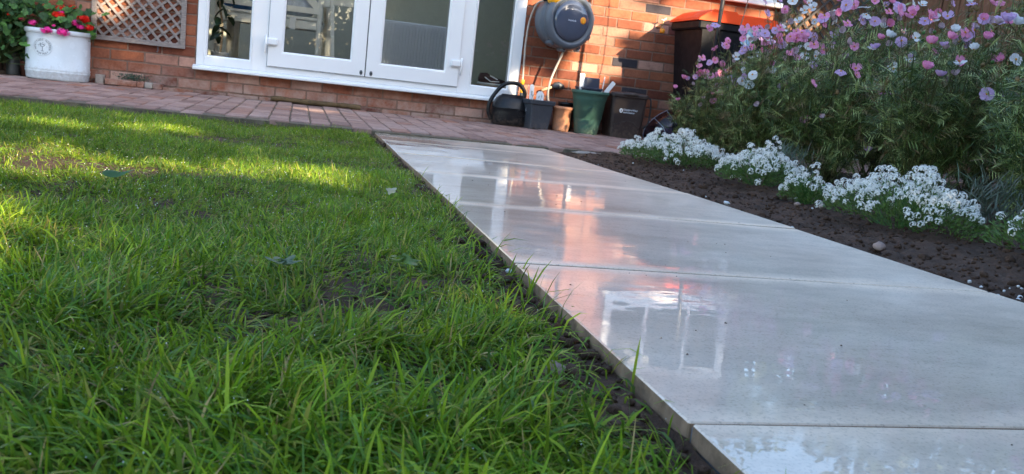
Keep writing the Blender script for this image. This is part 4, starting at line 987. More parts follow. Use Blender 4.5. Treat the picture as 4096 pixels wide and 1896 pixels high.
q = MB((3.15, -.1, .4)); q.smooth = True; q.tube(smooth_path([(3.135, -.19, .55), (3.125, -.19, .50), (3.085, -.18, .38), (3.055, -.17, .27), (3.052, -.16, .17), (3.075, -.17, .09), (3.115, -.19, .05)]), .0085, 10); q.build('hose_tube', M['hose'], hs)
# garden tap and valve
t = thing('wall_tap', 'brass garden tap with orange hose connector on the brick wall', 'tap', (3.95, -.05, .80))
q = MB(); q.smooth = True; q.tube([(0, .05, .0), (0, -.02, 0), (-.004, -.05, -.008), (-.004, -.056, -.022)], [.011, .012, .012, .011], 10); q.tube([(0, -.02, .0), (.012, -.022, .035), (.014, -.022, .05)], [.009, .006, .006], 8); q.build('tap_body', pm('tarnished_brass', (.30, .22, .12), .4, .3, 30, metal=.8), t)
q = MB(); q.smooth = True; q.tube([(-.006, -.022, .058), (.014, -.022, .052), (.036, -.022, .072)], [.004, .006, .004], 6); q.build('tap_lever', M['whitestone'], t)
q = MB(); q.smooth = True; q.lathe([(.012, 0), (.020, .004), (.021, .03), (.014, .036)], (-.001, -.058, -.052), 16); q.build('hose_connector', M['orange_knob'], t)
t = thing('overflow_valve', 'small cream plastic valve with round caps sticking from the shaded wall', 'valve', (4.19, -.03, .79))
q = MB(); q.smooth = True; q.lathe([(.006, -.028), (.008, -.01), (.016, -.006), (.018, .004), (.009, .008), (.012, .018), (.006, .026)], n=14); q.tube([(0, 0, 0), (0, .04, 0)], .008, 8); q.build('valve_body', pm('cream_plastic', (.62, .55, .42), .5, .1), t)

# watering can
wc = thing('watering_can', 'black plastic watering can with a tall loop handle', 'watering can', (2.775, -.13, ZPAT))
q = MB(); q.smooth = True
q.lathe([(.128, 0), (.138, .006), (.146, .04), (.150, .10), (.148, .128), (.151, .132), (.147, .137), (.138, .165), (.118, .205), (.098, .222), (.082, .228), (.078, .236), (.066, .236), (.064, .222), (.01, .215)], n=48, sy=.85, p=2.5); q.build('can_body', M['blk'], wc)
q = MB(); q.smooth = True; q.tube(smooth_path([(.085, -.01, .20), (.098, -.01, .255), (.060, -.01, .310), (.0, -.01, .325), (-.075, -.01, .305), (-.135, -.01, .235), (-.172, -.01, .16), (-.175, -.01, .09), (-.148, -.01, .035)]), .0155, 12); q.build('handle', M['blk'], wc)
q = MB(); q.smooth = True; q.tube([(.12, .02, .05), (.19, .05, .12), (.24, .06, .21)], [.03, .02, .014], 12); q.build('spout', M['blk'], wc)
q = MB(); q.smooth = True; q.tube([Vector((.055 + .036 * math.cos(a), -.123 - .002, .105 + .026 * math.sin(a))) for a in [2 * math.pi * i / 24 for i in range(25)]], .0025, 6, False); q.build('moulded_badge', M['blk'], wc)
# square pot with labels
spx, spy = 2.955, -.235
t = thing('square_pot', 'tall charcoal square plastic pot holding white plant labels', 'pot', (spx, spy, ZPAT))
q = MB(); Rz = Matrix.Rotation(R(12), 4, 'Z')
def sqlathe(q_, prof, M_=None, n=4, rr=.014):
    """rounded-square rings"""
    vs = []; ns = 20
    for h_, z in prof:
        for cx_, cy_, a0 in ((1, 1, 0), (-1, 1, 90), (-1, -1, 180), (1, -1, 270)):
            for j in range(5):
                a = R(a0 + j * 22.5); vs.append(((h_ - rr) * cx_ + rr * math.cos(a), (h_ - rr) * cy_ + rr * math.sin(a), z))
    if M_ is not None: vs = [M_ @ Vector(v) for v in vs]
    fs = [(k * ns + i, k * ns + (i + 1) % ns, (k + 1) * ns + (i + 1) % ns, (k + 1) * ns + i) for k in range(len(prof) - 1) for i in range(ns)] + [tuple(range(ns))[::-1], tuple((len(prof) - 1) * ns + i for i in range(ns))]
    q_.add(vs, fs)
sqlathe(q, [(.078, 0), (.080, .006), (.0955, .185), (.102, .187), (.105, .190), (.107, .216), (.104, .220), (.097, .220), (.095, .205), (.02, .20)], Rz); q.build('pot_body', M['char'], t)
q = MB(); 
for x in (-.05, .0, .045): q.box((x - .009, -.0805, .0), (x + .009, -.070, .012), M=Rz)
q.build('drain_slot', M['blk'], t)
q = MB(); sqlathe(q, [(.093, .195), (.02, .203)], Rz); q.build('compost', M['soil'], t)
def plabel(label, loc, w0, h, rz=0, lean=0, tiltx=0, ink=True, top=.5, mat='label_white'):
    t_ = thing('plant_label', label, 'plant label', loc); q_ = MB(); pts = [(-w0 / 2 * .9, 0), (w0 / 2 * .9, 0), (w0 / 2, h * .3)]
    for i in range(9):
        a = math.pi * i / 8; pts.append((w0 / 2 * math.cos(a), h - w0 * top + w0 * top * math.sin(a)))
    pts.append((-w0 / 2, h * .3)); q_.prism(pts, 0, .0018); o_ = q_.build('label_blade', M[mat], t_, rot=(tiltx, lean, rz))
    if ink:
        q_ = MB(); 
        for k in range(4):
            x = rnd.uniform(-w0 * .25, w0 * .25); z = h * rnd.uniform(.35, .75); q_.prism([(x, z), (x + .0022, z), (x + .004 + rnd.uniform(-.006, .006), z + h * .16), (x + .001, z + h * .16)], -.0008, -.0002)
        q_.build('handwriting', M['emblem'], o_)
plabel('narrow white plant label standing upright in the square pot', (2.895, -.27, .03), .036, .205, .1, -.03, 0, True, .5)
plabel('thin white label seen edge on beside the narrow label', (2.868, -.25, .03), .010, .20, 1.2, -.05, 0, False)
plabel('wide rounded white plant label at the front of the square pot', (2.955, -.29, .06), .060, .130, .05, .0, 0, True, .5)
# trowel behind
t = thing('hand_trowel', 'old trowel with dark blade and pale wooden handle against the wall', 'trowel', (3.09, -.04, .23))
q = MB(); q.smooth = True; q.tube([(-.06, 0, -.035), (.03, .0, .005)], [.013, .009], 10); q.build('handle', M['wood_handle'], t)
q = MB(); q.smooth = True; q.tube([(.02, 0, .0), (.045, -.002, .012), (.075, -.004, .018), (.11, -.002, .010), (.125, 0, .002)], [.010, .028, .032, .022, .004], 10); q.build('blade', M['galv'], t)
# terracotta pot, small black pot in it
t = thing('terracotta_pot', 'sunlit terracotta pot with rolled rim between square pot and green bucket', 'pot', (3.165, -.225, ZPAT))
q = MB(); q.smooth = True; q.lathe([(.058, 0), (.062, .004), (.066, .02), (.0715, .165), (.078, .168), (.083, .174), (.0835, .184), (.078, .190), (.068, .188), (.066, .16), (.02, .15)], n=40); q.build('pot_body', M['terra'], t)
q = MB(); q.lathe([(.066, .16), (.02, .165)], n=24); q.build('compost', M['soil'], t)
t = thing('plant_pot', 'small black nursery pot on the ground behind the terracotta pot', 'pot', (3.245, -.07, ZPAT))
q = MB(); q.smooth = True; q.lathe([(.05, 0), (.066, .20), (.072, .202), (.073, .222), (.064, .222), (.06, .19), (.01, .18)], n=28); q.build('pot_body', M['blk'], t)
# green bucket
bx, by = 3.358, -.27
t = thing('green_bucket', 'faded green tapered plastic planter bucket with oval emblem', 'bucket', (bx, by, ZPAT))
q = MB(); q.smooth = True; q.lathe([(.086, 0), (.089, .004), (.100, .08), (.108, .118), (.1095, .121), (.111, .122), (.127, .262), (.129, .264), (.130, .268), (.139, .305), (.146, .308), (.148, .316), (.148, .328), (.144, .333), (.136, .333), (.133, .30), (.12, .24), (.02, .235)], n=48); q.build('bucket_body', M['bucketgreen'], t)
q = MB(); q.smooth = True; pts = []
for i in range(33):
    a = 2 * math.pi * i / 32; u_, v_ = .060 * math.cos(a), .046 * math.sin(a); z = .165 + v_; r = .088 + (z) * .148 + .001; th = -math.pi / 2 + u_ / r - .03; pts.append((r * math.cos(th), r * math.sin(th), z))
q.tube(pts, .0022, 6, False)
for i in range(14):
    a = rnd.uniform(0, 6.28); rr = rnd.uniform(0, .03); z = .165 + rr * math.sin(a); r = .088 + z * .148; th = -math.pi / 2 + rr * math.cos(a) / r - .03; q.lathe([(.004, -.002), (.003, .002)], (r * math.cos(th), r * math.sin(th), z), 6)
q.build('moulded_emblem', M['bucketgreen'], t)
t = thing('nursery_pot', 'blue-black square nursery pot stacked in the green bucket', 'pot', (3.345, -.26, .16)); q = MB()
sqlathe(q, [(.05, 0), (.078, .085), (.083, .087), (.083, .098), (.060, .100), (.058, .17), (.055, .174), (.045, .174), (.04, .11), (.01, .11)], Matrix.Rotation(R(8), 4, 'Z'), rr=.008); q.build('pot_body', pm('blue_black_plastic', (.035, .045, .075), .5, .15), t)
plabel('tall white folded label at the left of the green bucket', (3.275, -.30, .22), .040, .140, .1, -.05, 0, False, .12)
plabel('thin pale stick label right of the pot in the green bucket', (3.437, -.30, .20), .008, .155, .2, .09, 0, False)
plabel('leaning pale white label at the right of the green bucket', (3.452, -.31, .21), .036, .135, .1, .62, 0, False, .15)
# brown food caddy
cx0, cy0 = 3.665, -.22
t = thing('food_caddy', 'dark brown food waste caddy with lid and black side handle', 'bin', (cx0, cy0, ZPAT)); t.rotation_euler.z = R(-4)
q = MB(); sqlathe(q, [(.118, 0), (.121, .006), (.133, .12), (.143, .31), (.144, .318)], rr=.03); q.build('caddy_body', M['caddy'], t)
q = MB(); sqlathe(q, [(.150, .312), (.153, .316), (.153, .335), (.149, .343), (.135, .350), (.05, .353)], rr=.03); q.build('lid', M['caddy'], t)
q = MB(); q.smooth = True; q.lathe([(.075, -.012), (.078, .0), (.070, .012), (.03, .018)], (0, -.135, .338), 30, sy=.35); q.build('lid_latch', M['caddy'], t)
q = MB(); q.smooth = True; q.tube(smooth_path([(.145, -.06, .325), (.185, -.07, .32), (.192, -.085, .27), (.188, -.10, .18), (.175, -.11, .12), (.145, -.11, .09)]), .0065, 8); q.build('handle', M['blk'], t)
q = MB(); q.smooth = True; q.tube([(-.11, -.1315, .10), (-.05, -.1335, .115), (0, -.134, .135), (.05, -.1335, .125), (.09, -.133, .09), (.12, -.1325, .085)], .003, 6); q.build('moulded_ridge', M['caddy'], t)
def flat_text(txt, size, x, y, z, mat, parent, name='lettering', tilt=0.0):
    me = text_mesh(txt, size); q_ = MB(); q_.add([(v.co.x + x, y - (v.co.y) * tilt, v.co.y + z) for v in me.vertices], [tuple(p.vertices) for p in me.polygons]); return q_.build(name, mat, parent)
flat_text('Cheshire West', .0185, .013, -.1425, .213, M['print'], t, tilt=.05); flat_text('and Chester', .0185, .005, -.1415, .193, M['print'], t, tilt=.05)
q = MB(); pts = [(-.060 + .0125 * math.cos(2 * math.pi * i / 20) , .210 + .017 * math.sin(2 * math.pi * i / 20)) for i in range(20)]; q.prism(pts, -.1425, -.1405); q.mi = 1; q.prism([(-.064, .203), (-.060, .199), (-.056, .203), (-.057, .218), (-.063, .218)], -.1432, -.1426); q.build('crest', [M['print'], M['caddy']], t)
# clear dome lid
t = thing('clear_plastic_lid', 'smoky clear round plastic lid leaning at the foot of the wall', 'lid', (4.10, -.22, ZPAT))
q = MB(); q.smooth = True; Ml = Matrix.Translation((0, .03, .125)) @ Matrix.Rotation(R(-32), 4, 'Y') @ Matrix.Rotation(R(62), 4, 'X')
q.lathe([(.245, 0), (.25, .004), (.25, .012), (.235, .02), (.19, .06), (.10, .085), (.01, .09)], n=48, sy=.52, M=Ml); q.build('lid_shell', M['clear'], t)
q = MB(); q.smooth = True
for x in (-.1, .02, .13): q.tube([Ml @ Vector((x, -.11, .055)), Ml @ Vector((x * .9, 0, .092)), Ml @ Vector((x, .11, .055))], .0018, 5)
q.tube([Ml @ Vector((.25 * math.cos(a), .25 * .52 * math.sin(a), .008)) for a in [2 * math.pi * i / 40 for i in range(41)]], .003, 5, False); q.build('lid_rib', M['print'], t)

# wheelie bin, seen from its side
BX0, BX1 = 3.985, 4.625; BY0, BY1 = -.66, -.14
t = thing('wheelie_bin', 'black wheelie bin with an orange-red lid beside the brick wall', 'wheelie bin', (4.3, -.4, ZPAT))
q = MB((4.3, -.4, ZPAT))
def frust(q_, x0, x1, y0, y1, z0, X0, X1, Y0, Y1, Z1):
    q_.add([(x0, y0, z0), (x1, y0, z0), (x1, y1, z0), (x0, y1, z0), (X0, Y0, Z1), (X1, Y0, Z1), (X1, Y1, Z1), (X0, Y1, Z1)], [(0, 3, 2, 1), (4, 5, 6, 7), (0, 1, 5, 4), (1, 2, 6, 5), (2, 3, 7, 6), (3, 0, 4, 7)])
frust(q, 4.12, 4.55, -.60, -.20, ZPAT + .03, 4.035, 4.60, -.645, -.155, .775)
for x in (4.18, 4.30, 4.42): q.cbox((x, -.652, .1), (x + .03, -.60, .70), .006)
q.build('bin_body', M['binblk'], t)
q = MB((4.3, -.4, ZPAT)); q.cbox((4.00, -.655, .776), (4.63, -.145, .842), .012); q.build('rim', M['binblk'], t)
q = MB((4.3, -.4, ZPAT))
q.prism([(3.985, .838), (4.66, .838), (4.665, .862), (4.62, .905), (4.30, .905), (4.285, .925), (4.105, .925), (4.07, .905), (4.0, .858)], -.665, -.135); q.cbox((4.33, -.60, .9055), (4.60, -.54, .919), .004); q.cbox((4.33, -.27, .9055), (4.60, -.21, .919), .004); q.cbox((4.125, -.58, .9255), (4.19, -.22, .931), .002)
q.build('lid', M['orange'], t)
q = MB((4.3, -.4, ZPAT)); q.smooth = True; q.tube([(4.70, -.62, .83), (4.70, -.18, .83)], .014, 10); q.tube([(4.62, -.58, .82), (4.70, -.58, .83)], .012, 8); q.tube([(4.62, -.22, .82), (4.70, -.22, .83)], .012, 8); q.build('handle', M['binblk'], t)
for y in (-.62, -.20):
    q = MB((4.3, -.4, ZPAT)); q.smooth = True; q.lathe([(.03, -.022), (.085, -.022), (.098, -.012), (.098, .012), (.085, .022), (.03, .022)], n=28, M=Matrix.Translation((4.56, y, ZPAT + .098)) @ Matrix.Rotation(R(90), 4, 'X')); q.build('wheel', M['blk'], t)
q = MB((4.3, -.4, ZPAT)); q.box((4.36, -.668, .79), (4.52, -.656, .83)); q.build('rim_label', pm('worn_white_sticker', (.42, .42, .42), .6, .5, 60), t)
t = thing('garden_pole', 'slim black upright pole in front of the wheelie bin', 'pole', (3.915, -1.1, ZPAT))
q = MB(); q.smooth = True; q.tube([(0, 0, 0), (.02, 0, 1.0), (.045, 0, 2.0)], .0145, 12); q.build('pole_shaft', M['blk_gloss'], t)
q = MB(); q.smooth = True; q.lathe([(.02, 1.98), (.03, 2.0), (.018, 2.04), (.004, 2.05)], (.045, 0, 0), 12); q.build('cap', M['blk_gloss'], t)
t = thing('hanging_cable', 'thin black cable hanging down in front of the bin lid', 'cable', (4.05, -1.1, .7))
q = MB(); q.smooth = True; q.tube(smooth_path([(-.09, 0, 1.25), (.05, 0, .8), (.075, 0, .4), (.065, 0, .2), (.035, 0, .04)]), .0035, 6); q.build('cable_run', M['blk_gloss'], t)
t = thing('seed_packet', 'small blue and white printed packet among the left cosmos flowers', 'packet', (4.06, -1.3, .68)); t.rotation_euler = (0, R(35), R(5))
q = MB(); q.box((-.035, -.001, -.05), (.035, .001, .05)); q.build('packet_card', pm('pale_blue_card', (.30, .50, .70), .5, .3, 30), t)
q = MB(); q.box((-.03, -.002, .0), (.03, -.0012, .03)); q.box((-.028, -.002, -.04), (.02, -.0012, -.025)); q.build('printed_panel', M['paper'], t)
# downpipe / wall end, lattice gate, fence
t = thing('downpipe', 'grey drainpipe at the right corner of the house', 'downpipe', (5.0, -.04, 1))
q = MB(); q.smooth = True; q.tube([(.03, 0, -.07), (.03, 0, 1.32)], .034, 14); q.build('pipe', M['char'], t)
q = MB(); q.smooth = True; q.lathe([(.034, -.02), (.042, -.018), (.042, .018), (.034, .02)], (.03, 0, -.05), 14); q.build('pipe_collar', M['char'], t)
g_ = thing('lattice_gate', 'dark lattice side gate between the house corner and fence', 'gate', (5.7, .12, ZPAT))
q = MB((5.7, .12, ZPAT)); q.cbox((5.08, .10, ZPAT), (5.13, .14, 1.7), .004); q.build('frame_stile', M['gatewood'], g_)
q = MB((5.7, .12, ZPAT)); q.cbox((6.20, .10, ZPAT), (6.25, .14, 1.7), .004); q.build('frame_stile', M['gatewood'], g_)
for z in (ZPAT + .02, 1.66): q = MB((5.7, .12, ZPAT)); q.cbox((5.13, .10, z), (6.20, .139, z + .05), .004); q.build('frame_rail', M['gatewood'], g_)
for sg in (1, -1):
    for k in range(-22, 23):
        c0 = 5.66 + k * .11; X0, X1, Z0, Z1 = 5.12, 6.21, ZPAT + .06, 1.67; d = Vector((.7071, .7071 * sg)); p = Vector((c0, .8)); t0, t1 = -9, 9
        for lo, hi, pp, dd in ((X0, X1, p.x, d.x), (Z0, Z1, p.y, d.y)):
            a, c = sorted(((lo - pp) / dd, (hi - pp) / dd)); t0, t1 = max(t0, a), min(t1, c)
        if t1 - t0 < .04: continue
        nn = Vector((-d.y, d.x)) * .009; A = p + d * t0; B = p + d * t1; q = MB((5.7, .12, ZPAT)); yf = .108 if sg > 0 else .118
        q.prism([(v.x, v.y) for v in (A - nn, B - nn, B + nn, A + nn)], yf, yf + .009); q.build('slat', M['gatewood'], g_)
q = MB((5.7, .12, ZPAT)); q.box((5.13, .145, ZPAT), (6.2, .16, 1.66)); q.build('added_backing', M['fence'], g_)  # added sheet behind the lattice, blocks the bright background
fe = thing('board_fence', 'brown vertical board fence behind the cosmos at the right', 'fence', (6.3, -3, ZPAT))
fb = []
for k in range(4):
    q = MB(); q.cbox((0, 0, 0), (.020, .098 + k * .001, 1.78), .006); fb.append(q.mesh('board', M['fence']))
y = .42
while y > -9:
    link('board', rnd.choice(fb), fe, (rnd.uniform(-.014, .004), y - .10 + 3, 0), (0, 0, rnd.uniform(-.03, .03))); y -= .108
for z in (.25, .95, 1.6): q = MB(); q.box((.034, -6, z), (.07, 3, z + .07)); q.build('fence_rail', M['fence'], fe)
q = MB(); q.box((.026, -6, 0), (.033, 3.4, 1.76)); q.build('added_backing', M['fence'], fe)  # added sheet that closes the bright gaps between boards

# ================================================================== flower bed planting
# --- white alyssum mounds
def floret_head(seed):
    r2 = random.Random(seed); q_ = MB()
    for k in range(30):
        th = r2.uniform(0, 6.28); ph = ((k + .5) / 30) ** .7 * 1.75; d = Vector((math.sin(ph) * math.cos(th + k * 2.4), math.sin(ph) * math.sin(th + k * 2.4), math.cos(ph))); p = d * r2.uniform(.0085, .0105); A = d.orthogonal().normalized(); B = d.cross(A); o_ = r2.uniform(0, 1.5)
        for j in range(4):
            a = o_ + j * math.pi / 2; e = A * math.cos(a) + B * math.sin(a); s2 = d.cross(e); pr = .0027
            q_.add([p, p + e * pr * .6 + s2 * pr * .42, p + e * pr + d * .0004, p + e * pr * .6 - s2 * pr * .42], [(0, 1, 2, 3)])
    return q_.mesh('flower_head', [alyw])
alyw = leafmat('white_petal', .25, .6, False, (.84, .84, .80), .2)
heads = [floret_head(s_) for s_ in range(5)]
aly_label = ['mound of white alyssum nearest the patio and house', 'long middle mound of white alyssum beside the path', 'small loose alyssum tuft between the middle and near mounds', 'broad near mound of white alyssum beside the path', 'sparse alyssum with few heads at the right frame edge', 'single alyssum sprig in soil at the far right edge']
def alyssum(lb, cx_, cy_, rx, ry, h, nh, ang=0, nf=2600):
    z0 = bed_z(cx_, cy_); t_ = thing('alyssum', lb, 'plant', (cx_, cy_, z0), 'white alyssum along the bed edge'); c_, s_ = math.cos(ang), math.sin(ang)
    def surf(u, v): return max(0, 1 - .8 * u * u - .8 * v * v) ** .6
    a = rng.uniform(0, 6.28, nf); r = np.sqrt(rng.random(nf)) * 1.02; u, v = r * np.cos(a), r * np.sin(a); hh = np.array([surf(x, y) for x, y in zip(u, v)])
    bm = np.array([1 + .45 * noise.noise(Vector((x * 3 + cx_, y * 3, 0))) for x, y in zip(u, v)])
    P = np.stack([(u * rx * c_ - v * ry * s_), (u * rx * s_ + v * ry * c_), hh * h * bm * rng.uniform(.25, .95, nf)], 1)
    me = leafcards(P, rvec(nf) * .7 + np.stack([u, v, np.full(nf, .7)], 1), rvec(nf), rng.uniform(.010, .022, nf), rng.uniform(.003, .005, nf), tint(nf, (.085, .15, .035), .4), 'foliage', M['leaf']); link('foliage', me, t_)
    q_ = MB(); 
    for k in range(60):
        a_ = rnd.uniform(0, 6.28); r_ = rnd.uniform(.2, .9); x, y = r_ * math.cos(a_), r_ * math.sin(a_); e = ((x * rx * c_ - y * ry * s_), (x * rx * s_ + y * ry * c_), surf(x, y) * h); q_.tube([(e[0] * .3, e[1] * .3, 0), (e[0] * .8, e[1] * .8, e[2] * .6), e], .0012, 3)
    q_.build('stems', GL[0], t_)
    placed = []
    tries = 0
    while len(placed) < nh and tries < nh * 30:
        tries += 1
        a_ = rnd.uniform(0, 6.28); r_ = math.sqrt(rnd.random()) * (1.05 + .25 * noise.noise(Vector((math.cos(a_) * 1.5 + cx_ * 5, math.sin(a_) * 1.5, 1)))); x, y = r_ * math.cos(a_), r_ * math.sin(a_)
        if noise.noise(Vector((x * 2.6 + cx_ * 3, y * 2.6, 5))) < -.22: continue
        b_ = 1 + .45 * noise.noise(Vector((x * 3 + cx_, y * 3, 0))); p = Vector(((x * rx * c_ - y * ry * s_), (x * rx * s_ + y * ry * c_), surf(x, y) * h * b_ * rnd.uniform(.80, 1.16) + .006))
        if any((p - q2).length < .019 for q2 in placed): continue
        placed.append(p); nrm = Vector((x, y - .15, .9)) + Vector((rnd.gauss(0, .25), rnd.gauss(0, .25), 0)); link('flower_head', rnd.choice(heads), t_, p, nrm.to_track_quat('Z', 'Y').to_euler(), rnd.uniform(.85, 1.45))
alyssum(aly_label[0], 3.01, -2.68, .21, .36, .130, 330, R(12), 5600)
alyssum(aly_label[1], 2.99, -3.54, .14, .21, .130, 180, R(6), 3200)
alyssum(aly_label[2], 2.905, -4.00, .075, .11, .10, 36, 0, 1200)
alyssum(aly_label[3], 2.92, -4.47, .150, .28, .135, 250, R(4), 4000)
alyssum(aly_label[4], 2.95, -4.98, .12, .17, .12, 60, 0, 2000)
alyssum(aly_label[5], 2.78, -5.17, .035, .04, .05, 3, 0, 260)

# --- cosmos
def cosmos_flower(seed, cup=.0):
    r2 = random.Random(seed); V = []; F = []; q_ = MB(); q_.smooth = True; npet = 8
    for k in range(npet):
        if r2.random() < .08: continue
        a = 2 * math.pi * k / npet + r2.uniform(-.1, .1); L = .034 * r2.uniform(.88, 1.08); wd = .0135 * r2.uniform(.9, 1.15); lift = cup + r2.uniform(-.12, .15)
        e = Vector((math.cos(a), math.sin(a), 0)); s2 = Vector((-math.sin(a), math.cos(a), 0)); rows = []
        for t_, w_ in ((.10, .25), (.4, .75), (.75, 1.0), (.97, .78)):
            c = e * L * t_ * math.cos(lift * t_) + Vector((0, 0, L * t_ * math.sin(lift * t_ * 1.2)))
            rows.append([c - s2 * wd * w_ + Vector((0, 0, .002)), c - Vector((0, 0, .0012)), c + s2 * wd * w_ + Vector((0, 0, .002))])
        tip = rows[-1]; rows[-1][1] = tip[1] + e * L * .05
        vs = [v for rw in rows for v in rw]; q_.add(vs, [(r_ * 3 + c, r_ * 3 + c + 1, r_ * 3 + 3 + c + 1, r_ * 3 + 3 + c) for r_ in range(3) for c in range(2)])
    return q_
def petal_mat(name, c, c2): 
    m, n, l, P = nt(name); f = noisetex(n, l, 90, 3); cc = ramp(n, l, f, [(.3, c), (.7, c2)]); l.new(cc, P.inputs['Base Color']); P.inputs['Roughness'].default_value = .65; P.inputs['Specular IOR Level'].default_value = .2
    t = n.new('ShaderNodeBsdfTranslucent'); l.new(cc, t.inputs[0]); mx = n.new('ShaderNodeMixShader'); mx.inputs[0].default_value = .35; l.new(P.outputs[0], mx.inputs[1]); l.new(t.outputs[0], mx.inputs[2]); l.new(mx.outputs[0], n['Material Output'].inputs[0]); return m
PC = {'pink': petal_mat('cosmos_pink', (.78, .25, .50), (.88, .44, .64)), 'lilac': petal_mat('cosmos_lilac', (.58, .38, .66), (.70, .52, .76)), 'white': petal_mat('cosmos_white', (.74, .76, .80), (.82, .83, .86)), 'deep': petal_mat('cosmos_deep_pink', (.55, .09, .25), (.66, .18, .36)), 'faded': petal_mat('cosmos_faded', (.42, .30, .36), (.58, .46, .48))}
FM = {}
for cn in PC:
    FM[cn] = [cosmos_flower(hash(cn) % 97 + k if False else sum(map(ord, cn)) + k, (0, .35, .8, -.3)[k]).mesh('flower', PC[cn]) for k in range(4)]
q = MB(); q.smooth = True; q.lathe([(.002, -.001), (.0062, .0005), (.0066, .003), (.0045, .0055), (.001, .0062)], n=12); centre = q.mesh('flower_centre', M['flowercentre'])
q = MB(); q.smooth = True; q.lathe([(.0012, -.006), (.0055, -.003), (.0068, .002), (.0045, .006), (.0058, .010), (.001, .011)], n=8); spent = q.mesh('seed_head', M['seedhead'])
q = MB(); q.smooth = True; q.lathe([(.0012, -.005), (.005, -.002), (.0055, .003), (.002, .0062)], n=8); bud = q.mesh('bud', GL[0])
def cosmos(label, cx_, cy_, h, rad, flowers, nspent, seed, nfeather=2600, brown=.12, rel=True):
    """flowers: list of (world position, colour) or counts"""
    r2 = random.Random(seed); z0 = bed_z(cx_, cy_) if cy_ < -2.1 else ZPAT; base = Vector((cx_, cy_, z0)); t_ = thing('cosmos', label, 'plant', base, 'cosmos plants filling the flower bed')
    q_ = MB(); tips = []; nst = 46; segs = []
    for k in range(nst):
        a = r2.uniform(0, 6.28); rr = rad * math.sqrt(r2.random()); tip = Vector((rr * math.cos(a), rr * math.sin(a), h * r2.uniform(.62, 1.0) * (1 - .25 * (rr / rad) ** 2))); mid = Vector((tip.x * .72, tip.y * .72, tip.z * .5)) + Vector((r2.uniform(-.03, .03), r2.uniform(-.03, .03), 0)); st0 = Vector((r2.uniform(-.07, .07), r2.uniform(-.07, .07), 0))
        q_.tube([st0, mid, tip], [.0030, .0022, .0011], 4, False); tips.append(tip); segs.append((st0, mid, tip))
    flower_stalks = []
    for pos, cn, *rest in flowers:
        p = Vector(pos) - base; n_t = min(segs, key=lambda s_: (s_[2] - p).length); q_.tube([n_t[1], (n_t[1] + p) * .5 + Vector((0, 0, .02)), p], [.0018, .0013, .0010], 4, False)
    q_.build('stems', cstem, t_)
    # feathery leaves: bundles of threads set along the stems
    nb = int(nfeather * .8) // 9; P0 = []; DD = []; cc = []
    for k in range(nb):
        s_ = r2.choice(segs); u = r2.uniform(.03, 1.0) ** .62; p = s_[0].lerp(s_[1], u * 2) if u < .5 else s_[1].lerp(s_[2], u * 2 - 1); p = p + Vector((r2.gauss(0, .024), r2.gauss(0, .024), r2.gauss(0, .02)))
        ax = Vector((r2.gauss(0, 1), r2.gauss(0, 1), r2.gauss(.35, .5))).normalized(); Lr = r2.uniform(.05, .10); br = r2.random() < brown; lt = r2.random()
        for j in range(9):
            f = (j + 1) / 9; side = 1 if j % 2 else -1; o_ = ax.orthogonal().normalized(); o2 = ax.cross(o_); ang = r2.uniform(0, 6.28) if j == 8 else (0 if side > 0 else math.pi)
            dv = (ax * .8 + (o_ * math.cos(ang) + o2 * .3 * side) * .8) if j < 8 else ax
            P0.append(p + ax * Lr * f * .8 if j < 8 else p); DD.append(dv); cc.append((Lr * (.55 if j < 8 else 1.0), br, lt))
    P0 = np.array([tuple(v) for v in P0]); DD = np.array([tuple(v) for v in DD]); L = np.array([c[0] for c in cc]); brn = np.array([c[1] for c in cc]); lt = np.array([c[2] for c in cc]); nn = len(P0)
    col_ = np.where(brn[:, None], np.array([[.20, .14, .065]]), np.where(lt[:, None] > .77, np.array([[.36, .42, .16]]), np.where(lt[:, None] > .50, np.array([[.155, .215, .060]]), np.array([[.060, .10, .028]])))) * (1 + rng.uniform(-.25, .25, (nn, 1)))
    me = ribbons(P0, DD, L * rng.uniform(.7, 1.2, nn), np.full(nn, .0032), rng.uniform(0, .8, nn), 'foliage', M['leaf'], np.clip(col_, 0, 1), 2); link('foliage', me, t_)
    for pos, cn, *rest in flowers:
        p = Vector(pos) - base; face = rest[0] if rest else None; k = r2.choice((0, 0, 1, 1, 2, 3)) if not face == 'side' else r2.choice((1, 2, 2))
        if cn == 'faded': k = 2
        nrm = Vector((r2.gauss(-.25, .45), r2.gauss(-.75, .35), r2.uniform(.15, .9))) if face != 'side' else Vector((r2.gauss(0, .25), r2.gauss(-.1, .25), 1))
        o_ = link('flower', FM[cn][k], t_, p, nrm.to_track_quat('Z', 'Y').to_euler(), r2.uniform(.58, .88) * (1 if cn != 'faded' else .8))
        if cn != 'faded': link('flower_centre', centre, o_)
    for k in range(nspent):
        s_ = r2.choice(tips); link('seed_head' if k % 3 else 'bud', spent if k % 3 else bud, t_, s_ + Vector((r2.gauss(0, .012), r2.gauss(0, .012), r2.uniform(0, .03))), (r2.uniform(-.8, .8), r2.uniform(-.8, .8), 0), r2.uniform(.9, 1.4))
    return t_
cstem = leafmat('cosmos_stem', .1, .6, False, (.085, .095, .035))
def ray(u, v): return (cf + cr * ((u - 2048) / 3409.1) - cu * ((v - 948) / 3409.1))
